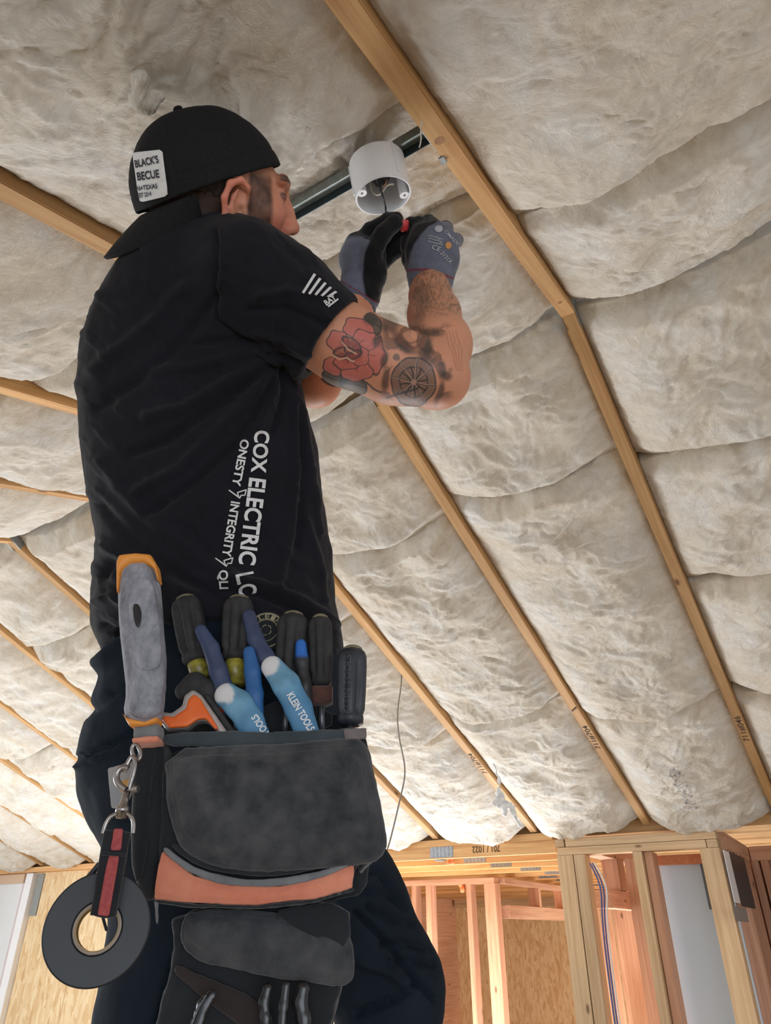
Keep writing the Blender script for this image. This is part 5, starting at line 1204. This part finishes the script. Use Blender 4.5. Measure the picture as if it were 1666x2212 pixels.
# -- pliers
M['dip'] = vcol('plastic_dip', .42, .5, 260, .2, .0004)
lb, wh, db, ob_ = lin(104, 152, 180), lin(212, 212, 214), lin(44, 62, 104), lin(26, 96, 158)
def lblue(tip, r):
    def f(px, py, V):
        c = np.tile(lb, (len(V), 1)); n = fbm(V*70, 4)[:, None]; c = c*(1+.22*n); far = sstep(30, 110, np.hypot(px-tip[0], py-tip[1]))[:, None]; c = c*(1-far*.45)+lin(20, 104, 164)*far*.45
        w = sstep(r+4, r-4, np.hypot(px-tip[0], py-tip[1])*1.0-2*n[:, 0]*3)[:, None]; return np.clip(c*(1-w)+wh*w, 0, 1)
    return f
def solid(col, dust=.2): return lambda px, py, V: np.clip(np.tile(col, (len(V), 1))*(1+dust*fbm(V*70, 4))[:, None]+.012, 0, 1)
p1_ = empty('pliers', at(510, 1550, .72), 'pliers with light blue dipped handle and white tip, left of the two', 'pliers')
hA = pipe('handle', [(490, 1502), (516, 1522), (540, 1558), (562, 1606)], .716, [27, 30, 29, 27], M['dip'], p1_, .55, colf=lblue((478, 1496), 26))
pipe('handle', [(434, 1362), (456, 1400), (472, 1450), (486, 1490), (494, 1530)], .731, [14, 17, 19, 18, 17], M['dip'], p1_, .7, colf=solid(lin(52, 66, 100)))  # rear handle: its shade is put into the colour as darker blue
p2_ = empty('pliers', at(620, 1500, .73), 'pliers with light blue dipped handle lettered in white, right of the two', 'pliers')
hB = pipe('handle', [(588, 1440), (618, 1478), (645, 1530), (668, 1596)], .716, [24, 29, 28, 25], M['dip'], p2_, .55, colf=lblue((578, 1436), 24))
pipe('handle', [(538, 1330), (552, 1380), (572, 1420), (600, 1460)], .731, [15, 17, 20, 19], M['dip'], p2_, .7, colf=solid(lin(44, 58, 94)))  # shadowed rear handle, the shade painted in as deep blue
M['wlet'] = simple('white_lettering', srgb(222, 226, 230), None, 60, .5)
bA, bB = bvh_of(hA), bvh_of(hB)
text_on('printed_lettering', 'KLEIN TOOLS', (626, 1498), (674, 1578), 17, bB, M['wlet'], hB, .03, .0008)
text_on('printed_lettering', 'TOOLS', (577, 1588), (548, 1546), 16, bA, M['wlet'], hA, .03, .0008)
p3_ = tag(pipe('cutter_handle', [(538, 1408), (546, 1450), (550, 1500), (552, 1560)], .722, [13, 17, 18, 18], M['dip'], None, .7, colf=solid(lin(24, 90, 152), .1)), 'single bright blue handle standing between the two pliers', 'cutter')
def tipc(px, py, V):
    c = np.tile(lin(40, 42, 46), (len(V), 1))*(1+.5*fbm(V*90, 4))[:, None]; w = sstep(1424, 1412, py)[:, None]; return np.clip(c*(1-w)+lin(40, 104, 190)*w, 0, 1)
tag(pipe('marker_tool', [(650, 1392), (652, 1430), (658, 1480), (665, 1540)], .737, [12, 15, 14, 12], M['dip'], None, .8, colf=tipc), 'slim dark tool with a blue tip leaning on the wide screwdriver', 'tool')
# black round knob and orange jaw tool
tag(pipe('rubber_knob', [(398, 1492), (420, 1478), (448, 1492), (470, 1520)], .738, [20, 25, 24, 18], M['grip'], None, .8), 'dark rubber knob behind the orange jaw', 'tool')
cj = empty('channel_tool', at(420, 1560, .71), 'orange jawed tool with a silver rim at the left front of the pouch', 'hand tool')
outl = [(342, 1552), (353, 1540), (374, 1543), (397, 1527), (401, 1506), (420, 1492), (438, 1504), (499, 1590), (478, 1590), (449, 1562), (438, 1560), (424, 1564), (405, 1578), (361, 1579)]
slab('silver_body', outl, .712, .016, simple('cast_silver', srgb(176, 168, 166), srgb(198, 190, 188), 60, .4, .5), cj, rnd=.003, noise=.0002, sm=0)
slab('orange_face', [(349, 1555), (356, 1546), (375, 1549), (403, 1531), (407, 1511), (420, 1499), (433, 1509), (474, 1575), (466, 1578), (444, 1553), (428, 1555), (404, 1571), (366, 1573)], .7025, .005, simple('orange_enamel', srgb(222, 96, 32), srgb(234, 112, 46), 30, .4), cj, rnd=.0015, noise=.0003, sm=0)
slab('dark_handle', [(440, 1506), (452, 1500), (516, 1590), (500, 1592)], .716, .012, M['grip'], cj, rnd=.003, sm=0)
tag(pipe('red_blue_tool', [(470, 1532), (490, 1524), (510, 1536)], .728, [12, 13, 12], M['dip'], None, .7, colf=lambda px, py, V: np.where((py > 1528)[:, None], lin(188, 58, 40), lin(70, 88, 150))), 'bit of a red and blue tool behind the left light blue handle', 'tool')
# badge on the belt
bgc = at(575, 1362, .760); bdg = empty('belt_badge', bgc, 'round black belt patch with cream ring and lettering between the screwdrivers', 'badge')
nB = np.array([0, -1., 0]); ux = np.array([1., 0, 0]); rB = .0215
M['cream'] = simple('cream_print', srgb(168, 160, 130), srgb(140, 132, 104), 90, .7)
ringmesh('patch', bgc, -nB, ux, .0001, rB+.002, 0, .003, M['suede2'], bdg); ringmesh('patch_ring', bgc+nB*.0006, -nB, ux, rB-.0018, rB, -.0006, .0, M['cream'], bdg); ringmesh('patch_ring', bgc+nB*.0006, -nB, ux, .0125, .0135, -.0006, .0, M['cream'], bdg)
for i, chh in enumerate('KLEIN'):
    a = math.radians(140-i*25); c = bgc+ux*.0165*math.cos(a)+ZZ*.0165*math.sin(a)+nB*.0012; lettering('patch_letter', chh, c, ux*math.sin(a)-ZZ*math.cos(a), ux*math.cos(a)+ZZ*math.sin(a), .0052, .0056, M['cream'], bdg, .03, off=0)
for i in range(5):
    a = i*1.256+.3; c = bgc+ux*.0055*math.cos(a)+ZZ*.0055*math.sin(a)+nB*.0012; tube('patch_scroll', [c, c+ux*.003*math.cos(a+1)+ZZ*.003*math.sin(a+1), c+ux*.005*math.cos(a+2)+ZZ*.005*math.sin(a+2)], .0006, M['cream'], bdg)
tag(slab('trouser_label', [(233, 1660), (262, 1652), (292, 1640), (292, 1700), (272, 1748), (240, 1746)], .738, .0015, simple('pale_label', srgb(150, 152, 158), srgb(166, 160, 150), 50, .8), None, rnd=.0006, noise=.0002, sm=0), 'pale cloth label with an orange mark on the trousers, behind the snap hook', 'label')
tag(slab('label_mark', [(254, 1690), (284, 1680), (280, 1712), (262, 1716)], .7368, .001, simple('ochre_mark', srgb(196, 150, 86), None, 50, .8), None, rnd=.0004, noise=0), 'ochre mark printed on the pale trouser label', 'label')
# -- snap hook, strap and roll of tape
M['chrome'] = simple('worn_chrome', srgb(178, 174, 172), srgb(140, 134, 132), 80, .25, .95)
YS = .655
tag(tube('split_ring', [at(295+9*math.cos(t)+3*math.sin(t), 1625+17*math.sin(t), .68) for t in np.linspace(0, 6.283, 13)[:-1]], .0019, M['chrome'], None, True), 'small steel ring directly under the coral sheath band', 'ring')
sh_ = empty('snap_hook', at(262, 1700, YS), 'worn chrome snap hook linking ring and strap', 'hook')
tube('hook', [at(x, y, YS+.01) for x, y in ((268, 1740), (280, 1700), (290, 1668), (293, 1645), (286, 1632), (276, 1648), (268, 1668))], .0023, M['chrome'], sh_)
tube('hook_loop', [at(x, y, YS) for x, y in ((278, 1660), (266, 1656), (252, 1668), (251, 1686), (262, 1700), (272, 1706))], .0028, M['chrome'], sh_)
tube('gate_knob', [at(286, 1706, YS-.002), at(299, 1704, YS-.004)], .0028, M['chrome'], sh_, spline='POLY')
lathe('swivel_barrel', at(274, 1708, YS), at(262, 1768, YS), [(0, .0026), (.35, .0036), (.55, .0042), (.6, .0062), (.8, .0062), (.82, .0045), (1, .0045)], M['chrome'], sh_)
tube('dee', [at(x, y, YS) for x, y in ((223, 1800), (229, 1772), (252, 1757), (262, 1762), (275, 1756), (292, 1772), (288, 1800))], .0019, M['chrome'], sh_)
stp = empty('tape_strap', at(245, 1880, .60), 'black webbing strap with a dark red stripe carrying the tape roll', 'strap')
YT = .615
def rstrap(name, pts, Y0, th, mat): return slab(name, pts, Y0, th, mat, stp, rnd=.0008, noise=.0003, sm=0, h=.0014)
M['web'] = canvas('black_webbing', srgb(26, 28, 33), srgb(38, 40, 45), 30); M['redweb'] = simple('dark_red_webbing', srgb(150, 66, 68), srgb(174, 88, 88), 260, .85, 0, .2, .8, .001)
rstrap('webbing', [(226, 1793), (283, 1797), (272, 1855), (262, 1915), (250, 1982), (224, 1983), (196, 1976), (206, 1915), (218, 1840)], YT-.018, .005, M['web'])
rstrap('red_stripe', [(246, 1790), (267, 1790), (262, 1838), (238, 1838)], YT-.0212, .002, M['redweb']); rstrap('red_stripe', [(235, 1848), (258, 1848), (250, 1900), (236, 1980), (210, 1977), (224, 1900)], YT-.0212, .002, M['redweb'])
rstrap('keeper', [(219, 1838), (274, 1842), (272, 1852), (217, 1848)], YT-.0225, .003, M['web'])
pk = [at(x, y, Y_) for x, y, Y_ in ((222, 1981, YT-.018), (222, 1979, YT+.015), (243, 1890, YT+.016), (252, 1815, YT+.004))]
for i in range(len(pk)-1): lumber('back_loop', pk[i], pk[i+1], .020, .002, (0, 1, .2), M['web'], stp, .0005)
tc0 = at(212, 2006, YT); zt_ = (tc0-CAM)@FC; RT = 108*zt_/FPX
tr = empty('electrical_tape_roll', tc0, 'roll of black electrical tape hanging from the striped strap at lower left', 'tape')
nT = np.array([.27, -1., 0.04]); nT /= np.linalg.norm(nT); uT = np.cross(nT, ZZ); uT /= np.linalg.norm(uT)
M['tape'] = simple('black_vinyl_tape', srgb(24, 28, 35), srgb(36, 40, 46), 12, .45, 0, .5, .15, .0006)
ringmesh('tape_winding', tc0, nT, uT, RT*.455, RT, -.0095, .0095, M['tape'], tr, 96)
ringmesh('cardboard_core', tc0, nT, uT, RT*.40, RT*.452, -.0098, .0098, simple('grey_cardboard', srgb(140, 128, 118), srgb(160, 148, 136), 60, .8), tr, 96)
ringmesh('paper_core', tc0, nT, uT, RT*.385, RT*.40, -.0098, .0095, simple('tan_core', srgb(188, 158, 110), None, 60, .8), tr, 96)
cq = [at(x, y, YT+.0) for x, y in ((215, 1866), (196, 1890), (175, 1912), (150, 1928), (128, 1948))]
tag(tube('loose_tape_end', cq, .0022, M['tape']), 'thin black cord slanting from the strap to the tape roll', 'cord')
# belt across the back
tag(slab('work_belt', [(352, 1560), (770, 1532), (770, 1580), (560, 1592), (352, 1600)], .768, .006, M['suede2'], None, rnd=.002), 'black work belt just behind the tops of the pouch', 'belt')

# stencilled grey marks on one batt and a few loose fibres
def batt_hit(x, y):
    v = ray(x, y); v = v/np.linalg.norm(v); best = None
    for o in list(COL.objects):
        if not o.name.startswith('insulation_batt'): continue
        bb = np.array([o.location[:]]); 
        lo = np.array([c[:] for c in o.bound_box]).min(0)+bb[0]; hi = np.array([c[:] for c in o.bound_box]).max(0)+bb[0]
        t = np.sort(np.stack([(lo-CAM)/v, (hi-CAM)/v]), 0)
        if t[0].max() < t[1].min():
            if best is None or t[0].max() < best[0]: best = (t[0].max(), o)
    return best[1] if best else None
bpy.context.view_layer.update()
ob_b = batt_hit(1475, 1700)
if ob_b is not None:
    bb_ = bvh_of(ob_b); M['stamp'] = simple('faded_grey_ink', srgb(138, 134, 134), srgb(226, 222, 216), 60, .95, lo=.42, hi=.56)
    text_on('stamped_marks', 'ISUNW', (1452, 1662), (1500, 1752), 26, bb_, M['stamp'], ob_b, .02, .0022)
for i, pts in enumerate(([(912, 262), (908, 285), (911, 302), (906, 318)], [(1188, 1178), (1212, 1150), (1232, 1130), (1238, 1112)], [(1205, 1192), (1240, 1188), (1268, 1172), (1290, 1168)])):
    q = [(onA if i == 0 else onB)(x, y, -.030 if i == 0 else -.062)[0] for x, y in pts]
    tag(tube('loose_fibre', q, .0012, M['insul']), ['white loose fibre hanging beside the mounting bar end', 'curved loose white fibre on the batt below the ridge, right of centre', 'lower of two loose white fibres on the batt right of centre'][i], 'fibre')
